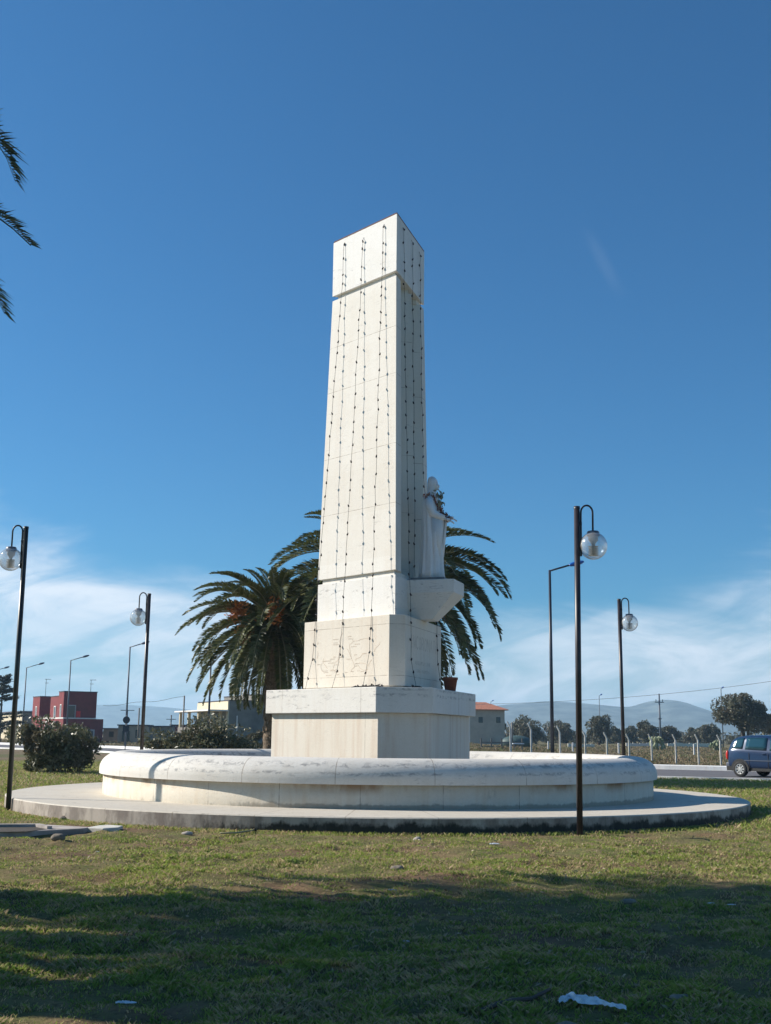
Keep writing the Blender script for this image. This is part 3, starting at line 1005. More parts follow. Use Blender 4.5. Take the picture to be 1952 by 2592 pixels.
# sleeves and arms reaching forward and down, hands open
for sg in (-1, 1):
    mb.tube([(-0.01, sg * .25, 2.00), (0.04, sg * .29, 1.80), (0.12, sg * .27, 1.62), (0.26, sg * .20, 1.56), (0.37, sg * .15, 1.53)], [.09, .105, .10, .085, .07], 14)
    # hanging cuff of the cloak
    mb.add([(0.10, sg * .31, 1.66), (0.33, sg * .21, 1.60), (0.36, sg * .14, 1.50), (0.31, sg * .15, 0.95), (0.27, sg * .18, 0.62), (0.14, sg * .26, 0.55), (0.08, sg * .30, 1.0),
            (0.08, sg * .22, 1.66), (0.30, sg * .12, 1.60), (0.32, sg * .07, 1.50), (0.27, sg * .08, 0.95), (0.23, sg * .10, 0.62), (0.12, sg * .18, 0.55), (0.06, sg * .22, 1.0)],
           [(0, 1, 2, 3, 4, 5, 6), (13, 12, 11, 10, 9, 8, 7), (0, 7, 8, 1), (1, 8, 9, 2), (2, 9, 10, 3), (3, 10, 11, 4), (4, 11, 12, 5), (5, 12, 13, 6), (6, 13, 7, 0)])
    dz = 0.0 if sg < 0 else 0.10
    # wrist and palm
    mb.tube([(0.34, sg * .155, 1.535 + dz * .4), (0.42, sg * .14, 1.50 + dz), (0.50, sg * .13, 1.465 + dz)], [.038, .036, .046], 10)
    # four fingers and a thumb
    for q, (oy, ln) in enumerate(((-.034, .10), (-.012, .125), (.012, .12), (.034, .095))):
        mb.tube([(0.49, sg * .13 + oy, 1.462 + dz), (0.49 + ln * .55, sg * .13 + oy * 1.15, 1.435 + dz), (0.49 + ln, sg * .13 + oy * 1.2, 1.39 + dz)], [.014, .0125, .008], 7)
    mb.tube([(0.44, sg * .10, 1.485 + dz), (0.48, sg * .075, 1.49 + dz), (0.52, sg * .07, 1.475 + dz)], [.015, .013, .009], 7)
mb.build('figure', M['statue'], st, True)
# garland of dried flowers over the shoulders
gv = []
gr = np.random.RandomState(4)


def quads(cen, size, rs, stretch=1.0, flat=0.0):
    n_ = len(cen)
    a_ = rs.normal(size=(n_, 3))
    a_[:, 2] *= (1 - flat)
    a_ /= np.linalg.norm(a_, axis=1)[:, None]
    b3 = rs.normal(size=(n_, 3))
    b3 -= a_ * (a_ * b3).sum(1)[:, None]
    b3 /= np.linalg.norm(b3, axis=1)[:, None]
    sz = size * rs.uniform(0.6, 1.3, (n_, 1))
    A = a_ * sz * stretch
    B = b3 * sz
    return np.stack([cen - A, cen - B * .5 + A * .1, cen + A, cen + B * .5 + A * .1], 1).reshape(-1, 3)


path = [(-0.10, -.34, 2.03), (0.0, -.25, 2.10), (0.10, -.20, 2.06), (0.17, -.17, 1.92), (0.24, -.12, 1.75), (0.28, -.06, 1.62), (0.33, 0.0, 1.56), (0.28, .06, 1.62), (0.24, .12, 1.75), (0.17, .17, 1.92), (0.10, .20, 2.06), (0, .25, 2.10), (-.10, .34, 2.03)]
cen = []
for (p0, p1) in zip(path[:-1], path[1:]):
    for k in range(26):
        t_ = gr.rand()
        cen.append(np.array(p0) * (1 - t_) + np.array(p1) * t_ + gr.normal(0, 0.022, 3))
for c_ in ((0.40, -.13, 1.60), (0.42, 0, 1.55), (0.45, -.10, 1.49)):
    for k in range(30):
        cen.append(np.array(c_) + gr.normal(0, 0.03, 3))
go_ = np_mesh('flower_garland', quads(np.array(cen), 0.042, gr), 4, M['garland'])
go_.location, go_.rotation_euler = st.location, st.rotation_euler
tag(go_, 'dried red flower garland draped around the statue shoulders and hands', 'garland')
cen = [np.array((0.20, -.06, 2.13)) + gr.normal(0, 0.06, 3) for k in range(22)] + [np.array((0.27, -.10, 1.9)) + gr.normal(0, 0.05, 3) for k in range(16)]
np_mesh('fern_sprig', quads(np.array(cen), 0.075, gr, 1.0), 4, M['garland_green'], go_)

# ---------------------------------------------------------------- strings of lights hung on the obelisk
bulb_me = MB().sphere((0, 0, 0), 0.022, 8, 6, (1, 1, 1.4)).sphere((0, 0, 0.030), 0.016, 8, 5)
bulb_me = bulb_me.build('bulb', M['bulb'], None, True)
bm_ = bulb_me.data
bpy.data.objects.remove(bulb_me)


def light_string(name_lbl, way, seed, spacing=0.36):
    """way: list of 3D points"""
    rs = random.Random(seed)
    th = thing('light_string', name_lbl, 'string of lights', way[0], 0, 'light strings hanging down the obelisk')
    o_ = np.array(way[0])
    P_ = [np.array(p) for p in way]
    dist = [0]
    for a_, b2 in zip(P_[:-1], P_[1:]):
        dist.append(dist[-1] + np.linalg.norm(b2 - a_))
    n_ = int(dist[-1] / spacing)
    pts = []
    for k in range(n_ + 1):
        t_ = dist[-1] * k / n_ + (rs.uniform(-.10, .10) if 0 < k < n_ else 0)
        for i in range(len(P_) - 1):
            if dist[i] <= t_ <= dist[i + 1] + 1e-6:
                u_ = (t_ - dist[i]) / (dist[i + 1] - dist[i] + 1e-9)
                p = P_[i] * (1 - u_) + P_[i + 1] * u_
                break
        else:
            p = P_[-1]
        if 0 < k < n_:
            p = p + np.array([rs.uniform(-.013, .013), rs.uniform(-.013, .013), 0])
        pts.append(p - o_)
    MB().tube(pts, 0.0048, 5).build('cable', M['cable'], th)
    for k, p in enumerate(pts[1:-1]):
        bo = bpy.data.objects.new('bulb', bm_)
        C.objects.link(bo)
        bo.parent = th
        bo.location = tuple(p + np.array([rs.uniform(-.012, .012), 0, -.02]))
        bo.rotation_euler = (rs.uniform(-.5, .5), rs.uniform(-.5, .5), 0)
    return th


def lf(w_, d_, z_):
    q = C2 + NL * d_ + UL * w_
    return (q[0], q[1], z_)


def rf(w_, d_, z_):
    q = C2 + NR * d_ + UR * w_
    return (q[0], q[1], z_)


for lbl, wt_, wp, wb, sd_ in (('light string nearest the back corner of the sunlit obelisk face', .77, 1.12, 1.22, 1),
                              ('middle light string on the sunlit obelisk face', .02, .08, .22, 2),
                              ('light string nearest the front corner on the sunlit obelisk face', -.76, -.96, -.88, 3)):
    light_string(lbl, [lf(wt_, 0.62, 14.24), lf(wt_, .745, 14.21), lf(wt_ + .01, .76, 12.75), lf(wp, 1.135, 4.25), lf((wp * .6 + wb * .4), 1.15, 3.3), lf(wb, 1.30, 2.60)], sd_)
for lbl, wt_, wp, sd_ in (('light string on the shaded obelisk face nearest the front corner', -.73, -1.25, 4),
                          ('light string on the shaded obelisk face at its far edge', .72, 1.06, 6)):
    mid = rf(.66, .87, 8.2) if wt_ > 0 else rf(wt_ * .5 + wp * .5, .93, 8.6)
    light_string(lbl, [rf(wt_, 0.62, 14.24), rf(wt_, .745, 14.21), rf(wt_, .76, 12.75), mid, rf(wp, 1.135, 4.25), rf(wp + .02, 1.15, 3.3), rf(wp + .15, 1.25, 2.60)], sd_)
light_string('light string on the shaded obelisk face ending behind the statue', [rf(0, 0.62, 14.24), rf(0, .745, 14.21), rf(0, .76, 12.75), rf(-.10, .90, 5.3)], 5)

# tangle of spare cable at the foot of the pedestal
for (w0, w1, face, lbl) in ((-1.55, -.45, lf, 'tangle of spare cable and dead leaves at the sunlit foot of the pedestal'), (-1.45, -.75, rf, 'tangle of spare cable at the shaded foot of the pedestal')):
    th = thing('cable_tangle', lbl, 'cable', face((w0 + w1) / 2, 1.25, 2.566))
    rs = random.Random(int(w0 * -100))
    mb = MB()
    for q in range(7):
        pts = []
        ww = rs.uniform(w0, w0 + .2)
        while ww < w1:
            p = np.array(face(ww, 1.19 + rs.uniform(0, .14), 2.578 + abs(rs.gauss(0, .035)))) - np.array(th.location)
            pts.append(p)
            ww += rs.uniform(.06, .14)
        mb.tube(pts, 0.010, 5)
    mb.build('cable', M['cable'], th)
    for q in range(6):
        bo = bpy.data.objects.new('bulb', bm_)
        C.objects.link(bo)
        bo.parent = th
        bo.location = tuple(np.array(face(rs.uniform(w0, w1), 1.22 + rs.uniform(0, .1), 2.62)) - np.array(th.location))
        bo.rotation_euler = (rs.uniform(-1, 1), rs.uniform(-1, 1), 0)

# flower pot with bare twigs
pp = at(1140, 1750, 28.6)
pot = thing('flower_pot', 'terracotta flower pot with bare twigs on the plinth cap corner', 'flower pot', (pp[0], pp[1], 2.566))
MB().lathe([(0.001, 0), (.125, 0), (.17, .30), (.185, .30), (.188, .36), (.165, .36), (.155, .30), (.001, .29)], (0, 0, 0), 28).build('pot', M['terracotta'], pot, True)
mb = MB()
rs = random.Random(2)
for dx, hh, ln in ((-.17, .42, 3), (-.17, .62, 3), (-.02, .45, 3), (.13, .40, 3), (.05, .14, 2), (-.10, .12, 2), (.06, .08, 2)):
    pts = [(rs.uniform(-.03, .03), rs.uniform(-.03, .03), .28)]
    for k in range(1, ln + 1):
        pts.append((dx * k / ln + rs.uniform(-.015, .015), rs.uniform(-.03, .03), .29 + hh * (k / ln) ** 0.9))
    mb.tube(pts, [0.010] + [0.007] * (ln - 1) + [0.004], 5)
mb.sphere((-.11, 0, .43), .028, 8, 6).sphere((.07, 0, .44), .022, 8, 6)
mb.build('twig', M['twig'], pot)

# ---------------------------------------------------------------- globe lamps on the lawn
def globe_lamp(label, mk, loc, side, lean=0.0, hgt=5.5):
    th = thing('globe_lamp', label, 'street lamp', loc, 0, 'globe lamp posts around the monument')
    th.rotation_euler = (0, lean, 0)
    MB().tube([(0, 0, -0.2), (0, 0, hgt)], 0.052, 16).lathe([(0.0, hgt + .012), (.055, hgt + .012), (.057, hgt - .03)], (0, 0, 0), 16).build('pole', M[mk], th, True)
    s_ = side
    pts = [(s_ * .070, 0, hgt - .88), (s_ * .070, 0, hgt - .12)]
    for k in range(1, 16):
        a_ = PI - PI * k / 16
        pts.append((s_ * (.175 + .105 * math.cos(a_)), 0, hgt - .10 + .135 * math.sin(a_)))
    pts += [(s_ * .28, 0, hgt - .12), (s_ * .28, 0, hgt - .43)]
    arm = MB().tube(pts, 0.017, 10)
    for zz in (hgt - .75, hgt - .30):
        arm.box((s_ * .05, 0, zz), (.035, .022, .03))
    arm.build('arm', M[mk], th, True)
    gc = (s_ * .285, 0, hgt - .69)
    MB().lathe([(0.001, .275), (.03, .27), (.095, .262), (.11, .24), (.112, .175), (.10, .17), (.001, .17)], gc, 24).build('lamp_cap', M['cap_metal'], th, True)
    gl_ = MB().sphere(gc, .245, 32, 20).build('globe', M['globe'], th, True)
    lv = MB()
    lv.lathe([(.088, .17), (.085, .10), (.045, .05), (.03, .01), (.001, 0.0)], gc, 20)
    for k in range(6):
        zz = -.012 - .031 * k
        lv.lathe([(.03, zz + .014), (.092, zz), (.090, zz - .005), (.03, zz + .006)], gc, 20)
    lv.lathe([(.022, 0.0), (.022, -.175), (.001, -.175)], gc, 12)
    lv.build('louver', M['louver'], gl_, True)
    return th


globe_lamp('tall globe lamp post in front of the platform, nearest and right of the obelisk', 'metal_brown', (*at(1468, 2105, 20.3)[:2], 0.0), 1, 0.0103, 5.55)
globe_lamp('globe lamp post at the left edge of the photo beside the platform', 'metal_green', (-7.58, 24.35, 0), -1, -0.006, 5.78)
globe_lamp('small looking globe lamp post far behind the basin, left of the palms', 'metal_brown', (-6.87, 33.9, 0), -1, 0.0)
globe_lamp('globe lamp post behind the basin at the right', 'metal_brown', (6.87, 33.9, 0), 1, -0.004)

# ---------------------------------------------------------------- road lamps with blue heads
def road_lamp(label, px_, Y_, arm_dx, arm_dy, mk, hm, hgt=10.0):
    q = at(px_, 1860, Y_)
    th = thing('road_lamp', label, 'street lamp', (q[0], q[1], 0), 0, 'road lamps with blue heads')
    MB().tube([(0, 0, -.3), (0, 0, hgt)], [.11, .07], 10).build('pole', M[mk], th, True)
    e_ = np.array([arm_dx, arm_dy, .28 * np.hypot(arm_dx, arm_dy)])
    MB().tube([(0, 0, hgt - .04), tuple(np.array([0, 0, hgt]) + e_)], .05, 8).build('arm', M[mk], th, True)
    u_ = e_ / np.linalg.norm(e_)
    mb_ = MB()
    mb_.sphere((0, 0, 0), 1, 14, 8, (.48, .17, .13))
    rz_ = math.atan2(arm_dy, arm_dx)
    tilt = math.asin(u_[2])
    M4 = Matrix.Translation(Vector((0, 0, hgt)) + Vector(e_) + Vector(u_) * .38) @ Matrix.Rotation(rz_, 4, 'Z') @ Matrix.Rotation(-tilt, 4, 'Y')
    mb_.v = [tuple(M4 @ Vector(v)) for v in mb_.v]
    mb_.build('lamp_head', M[hm], th, True)
    return th


road_lamp('tall dark road lamp with blue head just left of the nearest globe lamp', 1398, 63.4, 1.15, 0.2, 'metal_dark', 'blue_lamp', 10.5)
road_lamp('tall road lamp between the red house and the left back globe lamp', 318, 119, 1.15, 0, 'pole_grey', 'lamp_dark')
road_lamp('road lamp rising in front of the red house', 168, 143, 1.4, 0, 'pole_grey', 'lamp_dark')
road_lamp('road lamp left of the red house', 56, 161, 1.6, 0, 'pole_grey', 'lamp_dark')
road_lamp('road lamp at the far left edge, only its head in view', -30, 172, 1.6, 0, 'pole_grey', 'lamp_dark')
road_lamp('far road lamp before the hills, left of the right back globe lamp', 1519, 248, .4, .6, 'pole_grey', 'blue_lamp')
road_lamp('far road lamp in front of the big olive tree', 1830, 206, .4, .6, 'pole_grey', 'blue_lamp')
road_lamp('farthest road lamp in front of the red roofed house', 1243, 300, .4, .6, 'pole_grey', 'blue_lamp')
road_lamp('road lamp half hidden by the left palm fronds', 527, 100, .3, .5, 'metal_dark', 'lamp_dark', 8.0)

# utility pole and cable
q = at(1672, 1870, 196)
up = thing('utility_pole', 'grey utility pole with short crossarms in the field before the hills', 'utility pole', (q[0], q[1], 0))
MB().tube([(0, 0, -.3), (0, 0, 8.7)], [.20, .12], 10).build('pole', M['pole_grey'], up, True)
MB().box((0, 0, 7.3), (.75, .06, .07)).box((-.55, 0, 7.55), (.05, .05, .22)).box((.55, 0, 7.55), (.05, .05, .22)).build('crossarm', M['pole_grey'], up)
MB().box((0, 0, 4.6), (.25, .25, .09)).build('collar', M['pole_grey'], up)
pts = []
for k in range(25):
    t_ = k / 24
    px_ = 1200 + 900 * t_
    py_ = 1783 - 20 * t_ - 62 * t_ ** 2.2
    pts.append(tuple(at(px_, py_, 150 - 30 * t_)))
tag(MB().tube(pts, 0.022, 4).build('overhead_cable', M['pole_grey']), 'thin overhead cable sagging across the sky at the right', 'cable')
pts = [tuple(at(870 / 3.33 + (1560 - 870) / 3.33 * k / 12, 1786 - 22 * (k / 12) ** 1.3 + 2 * math.sin(k), 150)) for k in range(13)]
tag(MB().tube(pts, 0.022, 4).build('overhead_cable', M['pole_grey']), 'thin overhead cable right of the red house', 'cable')
for px_, yt, Y_, lbl in ((467, 1761, 140, 'thin bare pole right of the left back globe lamp'), (353, 1792, 150, 'short thin pole above the grey sheds'), (434, 1810, 170, 'thin pole with small crosspiece over the grey shed'), (1296, 1828, 120, 'thin timber pole in front of the olives by the fence')):
    q = at(px_, yt, Y_)
    th = thing('utility_pole', lbl, 'utility pole', (q[0], q[1], 0))
    MB().tube([(0, 0, -.3), (0, 0, q[2])], .09, 8).build('pole', M['wood'], th, True)
    if 'cross' in lbl:
        MB().box((0, 0, q[2] - .6), (.7, .05, .05)).build('crossarm', M['wood'], th)
# double armed lamp / mast between
q = at(323, 1798, 130)
th = thing('lamp_mast', 'slim mast with two arms standing right of the traffic sign', 'street lamp', (q[0], q[1], 0))
MB().tube([(0, 0, -.3), (0, 0, q[2])], .07, 8).build('pole', M['pole_grey'], th, True)
MB().box((0, 0, q[2]), (.75, .05, .04)).build('arm', M['pole_grey'], th)

# traffic signs, seen from behind
q = at(317, 1892, 100)
sg_ = thing('traffic_sign', 'dark round traffic sign on a pole left of the sheds', 'traffic sign', (q[0], q[1], 0))
MB().tube([(0, 0, -.2), (0, 0, 2.9)], .04, 8).build('pole', M['pole_grey'], sg_, True)
a4 = Matrix.Translation((0, -.05, 2.5)) @ Matrix.Rotation(PI / 2, 4, 'X')
mb = MB().lathe([(0.001, .01), (.30, .01), (.30, -.01), (.001, -.01)], (0, 0, 0), 28)
mb.v = [tuple(a4 @ Vector(v)) for v in mb.v]
mb.build('sign_plate', M['metal_dark'], sg_)
MB().box((0, -.05, 1.75), (.26, .012, .28)).build('lower_plate', M['metal_dark'], sg_)

# ---------------------------------------------------------------- fence posts
post = thing('fence_post', 'x', 'fence post', (0, 0, 0), 0, 'concrete fence posts with bent tops in the field')
MB().box((0, 0, .62), (.045, .045, .82)).build('post', M['pale_concrete'], post, bevel=0.006)
MB().tube([(0, 0, 1.42), (-.17, 0, 1.78)], .042, 6).build('arm', M['pale_concrete'], post)
fp = [(1293, 61, .39, 1.06, 'bent top fence post leftmost, beside the red roofed house olives'), (1345, 62, .39, 1.03, 'bent top fence post second from the left'), (1418, 63, .36, .98, 'bent top fence post right of the tall dark road lamp'),
      (1482, 64, .22, .95, 'bent top fence post right beside the nearest globe lamp pole'), (1537, 65, .10, .95, 'bent top fence post between the far road lamp and the right back globe lamp'), (1593, 66, .0, .97, 'bent top fence post just right of the right back globe lamp'),
      (1650, 67, 0, .97, 'bent top fence post beside the prickly pear left of the utility pole'), (1711, 67, 0, .97, 'bent top fence post right of the utility pole'), (1768, 67, 0, .98, 'bent top fence post second left of the car'), (1824, 67, 0, .97, 'bent top fence post nearest the car')]
for i, (px_, Y_, z0, sc, lbl) in enumerate(fp):
    q = at(px_, 1900, Y_)
    o_ = post if i == 0 else dup(post, (0, 0, 0), 0)
    o_.location = (q[0], q[1], z0)
    o_.scale = (1, 1, sc)
    o_['label'] = lbl

# ---------------------------------------------------------------- palms
def palm(name_lbl, loc, zc_, L, n, seed, trunk_r=.36, extra=(), group='tall date palms', fruits=(), e_hi=84, e_lo=-58, bend=84, dens=92, ll_=.104, lw=.0115, lat=1.0):
    th = thing('palm_tree', name_lbl, 'palm tree', loc, 0, group)
    rs = np.random.RandomState(seed)
    # trunk with stubs of old leaf bases
    mb_ = MB()
    zz = np.linspace(-.2, zc_ - .35, 26)
    pr_ = []
    for i, z_ in enumerate(zz):
        k = i / 25
        r_ = trunk_r * (1.0 + .18 * math.exp(-k * 9) + .55 * sstep(.80, .97, k) - .25 * sstep(.97, 1.0, k)) * (1 + .05 * ((i % 2) * 2 - 1))
        pr_.append((float(r_), float(z_)))
    mb_.lathe(pr_, (0, 0, 0), 22)
    for i in range(int(zc_ * 42)):
        z_ = rs.uniform(0, zc_ - .5)
        a_ = rs.uniform(0, 2 * PI)
        big = sstep(.72, .95, z_ / zc_)
        r_ = trunk_r * (1.0 + .5 * big)
        mb_.box((r_ * math.cos(a_), r_ * math.sin(a_), z_), (.035 + .03 * big, .05, .055 + .08 * big), a_)
    mb_.build('trunk', M['palmbark'], th)
    Vq, Mi = [], []
    fr = []
    ga = PI * (3 - math.sqrt(5))
    for i in range(n):
        k = (i + .5) / n
        e0 = e_hi + (e_lo - e_hi) * k ** 0.85 + rs.uniform(-7, 7)
        fr.append((i * ga + rs.uniform(-.25, .25), e0, bend * (0.55 + .45 * math.sin(PI * min(1, k + .25))) * rs.uniform(.85, 1.15), L * (0.60 + .40 * math.sin(PI / 2 * min(1, k * 2.4 + .12))) * rs.uniform(.88, 1.06)))
    fr += list(extra)
    for az_, e0, bd, ln in fr:
        S = 16
        tt = np.linspace(0, 1, S + 1)
        el_ = np.radians(e0 - bd * tt ** 1.35)
        ds = ln / S
        hor = np.cumsum(np.r_[0, np.cos((el_[1:] + el_[:-1]) / 2) * ds]) + .16
        ver = np.cumsum(np.r_[0, np.sin((el_[1:] + el_[:-1]) / 2) * ds])
        ca, sa = math.cos(az_), math.sin(az_)
        side = np.array([-sa, ca, 0])
        twist = rs.uniform(-.5, .5)
        st_ = np.linspace(.13, .995, dens)
        hx, hz = np.interp(st_, tt, hor), np.interp(st_, tt, ver)
        e_s = np.interp(st_, tt, el_)
        base = np.stack([hx * ca, hx * sa, hz + zc_], 1)
        tan = np.stack([np.cos(e_s) * ca, np.cos(e_s) * sa, np.sin(e_s)], 1)
        up_ = np.stack([-np.sin(e_s) * ca, -np.sin(e_s) * sa, np.cos(e_s)], 1)
        prof_ = np.clip(np.sin(PI * np.clip(st_ * .94 + .03, 0, 1)) ** .6, .14, 1)
        for sg2 in (-1, 1):
            ll = ln * ll_ * prof_ * rs.uniform(.85, 1.1, dens)
            fwd = (.30 + .55 * st_ * lat)[:, None]
            dr = side * sg2 + tan * (fwd + .15) + up_ * (.38 + .45 * rs.rand(dens, 1) + twist * sg2 * .4)
            dr /= np.linalg.norm(dr, axis=1)[:, None]
            tip = base + dr * ll[:, None]
            tip[:, 2] -= ll * .08
            mid = base + dr * ll[:, None] * .5
            wv = (tan * .8 + up_ * rs.uniform(-.5, .7, (dens, 1))) * (ln * lw)
            q4 = np.stack([base, mid + wv, tip, mid - wv], 1)
            Vq.append(q4.reshape(-1, 3))
            Mi.append(np.zeros(dens))
        # midrib
        px3 = np.stack([hor * ca, hor * sa, ver + zc_], 1)
        wr = (.034 * (1 - tt) + .008)
        for dirv in (side, np.array([0, 0, 1.0])):
            a3 = px3 + dirv * wr[:, None]
            b3 = px3 - dirv * wr[:, None]
            Vq.append(np.stack([a3[:-1], a3[1:], b3[1:], b3[:-1]], 1).reshape(-1, 3))
            Mi.append(np.ones(S))
    np_mesh('crown', np.concatenate(Vq), 4, [M['palm'], M['rachis']], th, np.concatenate(Mi))
    for (fx, fy, fz, fr_) in fruits:
        cen_ = np.array([fx, fy, fz]) + rs.normal(0, 1, (230, 3)) * np.array([fr_, fr_, fr_ * 1.25]) * .5
        Vf = quads(cen_, .075, rs, 1.5)
        np_mesh('fruit_cluster', Vf, 4, M['fruit'], th)
    return th


q = at(690, 1880, 43.0)
palm('palm left of the obelisk with orange fruit stalks and drooping fronds', (q[0], q[1], 0), 5.6, 3.75, 130, 11, .34, e_hi=86, e_lo=-52, fruits=((-1.30, -1.0, 5.85, .34), (-1.0, -1.3, 5.1, .28), (.08, -1.5, 5.8, .32)))
q = at(968, 1880, 42.8)
palm('tallest palm, directly behind the obelisk with fronds showing on both sides', (q[0], q[1], 0), 7.35, 5.1, 120, 23, .36, bend=86, e_hi=74, e_lo=-50)
# palms just outside the left edge of the picture: one sends fronds into view, their shade lies on the lawn
palm('palm beyond the left edge whose frond tips show at the upper left', (-8.95, 13.1, 0), 7.6, 4.1, 110, 37, .33, group='palms beyond the left edge',
     e_lo=-25, dens=120, ll_=.13, lw=.0042,
     extra=((R(-1), 62, 135, 5.60), (R(0), 26, 72, 4.86), (R(0), 20, 85, 4.9)))
palm('palm beyond the left edge shading the middle of the lawn', (-8.9, 11.0, 0), 7.4, 4.5, 110, 41, .33, group='palms beyond the left edge', e_lo=-28)
palm('palm beyond the left edge nearest the camera', (-7.7, 8.8, 0), 8.0, 4.2, 110, 43, .33, group='palms beyond the left edge', e_lo=-28)


# ---------------------------------------------------------------- bushes and trees made of leaf clusters
def cloud(c, rad, n, rs, lumps=14, shell=.35):
    """points in a lumpy ellipsoid"""
    c, rad = np.array(c, float), np.array(rad, float)
    lc = rs.normal(size=(lumps, 3))
    lc /= np.linalg.norm(lc, axis=1)[:, None]
    lc *= rs.uniform(.25, .86, (lumps, 1))
    lr = rs.uniform(.20, .46, lumps)
    k = rs.randint(0, lumps, n)
    v = rs.normal(size=(n, 3))
    v /= np.linalg.norm(v, axis=1)[:, None]
    rr_ = rs.uniform(shell, 1, (n, 1)) ** .6
    p = lc[k] + v * rr_ * lr[k][:, None]
    return c + p * rad


def leafy(name, label, cat, loc, rad, zc_, n, size, seed, mk, lumps=14, stem=True, group=None, trunk=(0.08, 3)):
    th = thing(name, label, cat, loc, 0, group)
    rs = np.random.RandomState(seed)
    pts = cloud((0, 0, zc_), rad, n, rs, lumps)
    pts = pts[pts[:, 2] > .02]
    np_mesh('foliage' if cat == 'bush' else 'crown', quads(pts, size, rs, 1.4), 4, M[mk], th)
    if stem:
        mb_ = MB()
        r0, nb = trunk
        rp = random.Random(seed)
        for k in range(nb):
            a_ = rp.uniform(0, 6.28)
            e_ = (rad[0] * .5 * math.cos(a_), rad[1] * .5 * math.sin(a_), zc_ + rad[2] * .4)
            mb_.tube([(0.05 * math.cos(a_), .05 * math.sin(a_), -.1), (e_[0] * .3, e_[1] * .3, e_[2] * .45), e_], [r0, r0 * .7, r0 * .25], 7)
        mb_.build('stem' if cat == 'bush' else 'trunk', M['bark'], th)
    return th


leafy('added_shade_tree', 'added unseen broad tree beyond the left edge whose crown shades the upper part of the near lawn', 'tree', (-11.0, 13.2, 0), (4.3, 3.5, 2.6), 9.5, 15000, .16, 61, 'olive', 40, group='added shade trees beyond the left edge', trunk=(.2, 5))  # both trees added out of view to close gaps in the palms' shade
leafy('added_shade_tree', 'added unseen broad tree beyond the left edge whose crown shades the lawn nearest the camera', 'tree', (-9.7, 9.8, 0), (4.1, 3.2, 2.6), 9.5, 14000, .16, 62, 'olive', 40, group='added shade trees beyond the left edge', trunk=(.2, 5))
leafy('oleander_bush', 'large round green bush on the lawn in front of the red house', 'bush', (-12.35, 44.6, 0), (1.75, 1.5, 1.18), .95, 13000, .068, 3, 'bush', 40, group='bushes behind the platform', trunk=(.04, 9))
q = at(500, 1880, 55)
leafy('oleander_bush', 'wide low bush behind the basin left of the palm trunk', 'bush', (q[0], q[1], 0), (2.6, 1.4, 1.25), .95, 12000, .075, 4, 'bush', 40, group='bushes behind the platform', trunk=(.04, 9))
q = at(650, 1880, 60)
leafy('scrub_bush', 'thin grey scrub bush between the wide bush and the palm trunk', 'bush', (q[0], q[1], 0), (1.2, 1.0, .9), .75, 1400, .08, 5, 'olive', 14, group='bushes behind the platform', trunk=(.025, 9))
ol = [(1250, 1846, 39, 33, 230, 'olive tree in front of the red roofed house'), (1336, 1850, 47, 31, 235, 'wide olive tree second from the left'), (1415, 1853, 36, 28, 240, 'olive tree behind the tall dark road lamp'),
      (1515, 1844, 34, 33, 225, 'olive tree behind the far road lamp'), (1562, 1860, 18, 18, 260, 'small olive left of the right back globe lamp pole'), (1596, 1860, 20, 19, 265, 'small olive right of the right back globe lamp pole'),
      (1641, 1853, 29, 26, 240, 'olive tree left of the utility pole'), (1697, 1858, 28, 21, 240, 'olive tree right of the utility pole'), (1760, 1860, 24, 20, 260, 'low olive tree second left of the big olive'), (1797, 1857, 25, 24, 250, 'olive tree touching the big olive'),
      (1885, 1812, 70, 53, 150, 'big round olive tree behind the car'), (1960, 1830, 30, 38, 170, 'olive tree at the right edge beside the big olive')]
for i, (px_, py_, rx, ry, Y_, lbl) in enumerate(ol):
    q = at(px_, py_, Y_)
    s_ = Y_ / 2950
    leafy('olive_tree', lbl, 'tree', (q[0], q[1], 0), (rx * s_ * 1.12, rx * s_, ry * s_ * 1.12), q[2], 13000 if Y_ < 200 else 5600, .15 if Y_ < 200 else .20, 50 + i, 'olive', 34, True, 'olive trees in the field', (.22, 4))
# distant hedge row of scrub beyond the field
rs = np.random.RandomState(77)
cen = []
for k in range(150):
    px_ = rs.uniform(1050, 2050)
    Y_ = rs.uniform(265, 330)
    q = at(px_, 1868, Y_)
    cen.append(cloud((q[0], q[1], 1.0), (rs.uniform(2.5, 5), 2, rs.uniform(1.2, 2.6)), 160, rs, 5))
for k in range(110):
    px_ = rs.uniform(-60, 760)
    Y_ = rs.uniform(185, 260)
    q = at(px_, 1858, Y_)
    cen.append(cloud((q[0], q[1], .6), (rs.uniform(2, 5), 2, rs.uniform(.8, 1.8)), 130, rs, 5))
tag(np_mesh('distant_scrub', quads(np.concatenate(cen), .34, rs, 1.3), 4, M['olive']), 'dark line of distant scrub along the edge of the field', 'scrub', None, 'stuff')
# cedar at the left edge
q = at(-2, 1870, 150)
ce = thing('cedar_tree', 'dark layered cedar at the left edge of the photo', 'tree', (q[0], q[1], 0))
rs = np.random.RandomState(9)
pts = []
for k in range(46):
    z_ = rs.uniform(1.0, 8.2)
    L_ = (8.9 - z_) * .42 + .5
    a_ = rs.uniform(0, 6.28)
    m_ = 150
    t_ = rs.rand(m_) ** .7
    pts.append(np.stack([t_ * L_ * math.cos(a_) + rs.normal(0, .18, m_), t_ * L_ * math.sin(a_) + rs.normal(0, .18, m_), z_ + t_ * .35 + rs.normal(0, .07, m_)], 1))
np_mesh('crown', quads(np.concatenate(pts), .14, rs, 1.3, .5), 4, M['cedar'], ce)
MB().tube([(0, 0, -.2), (0, 0, 8.4)], [.22, .04], 8).build('trunk', M['bark'], ce)
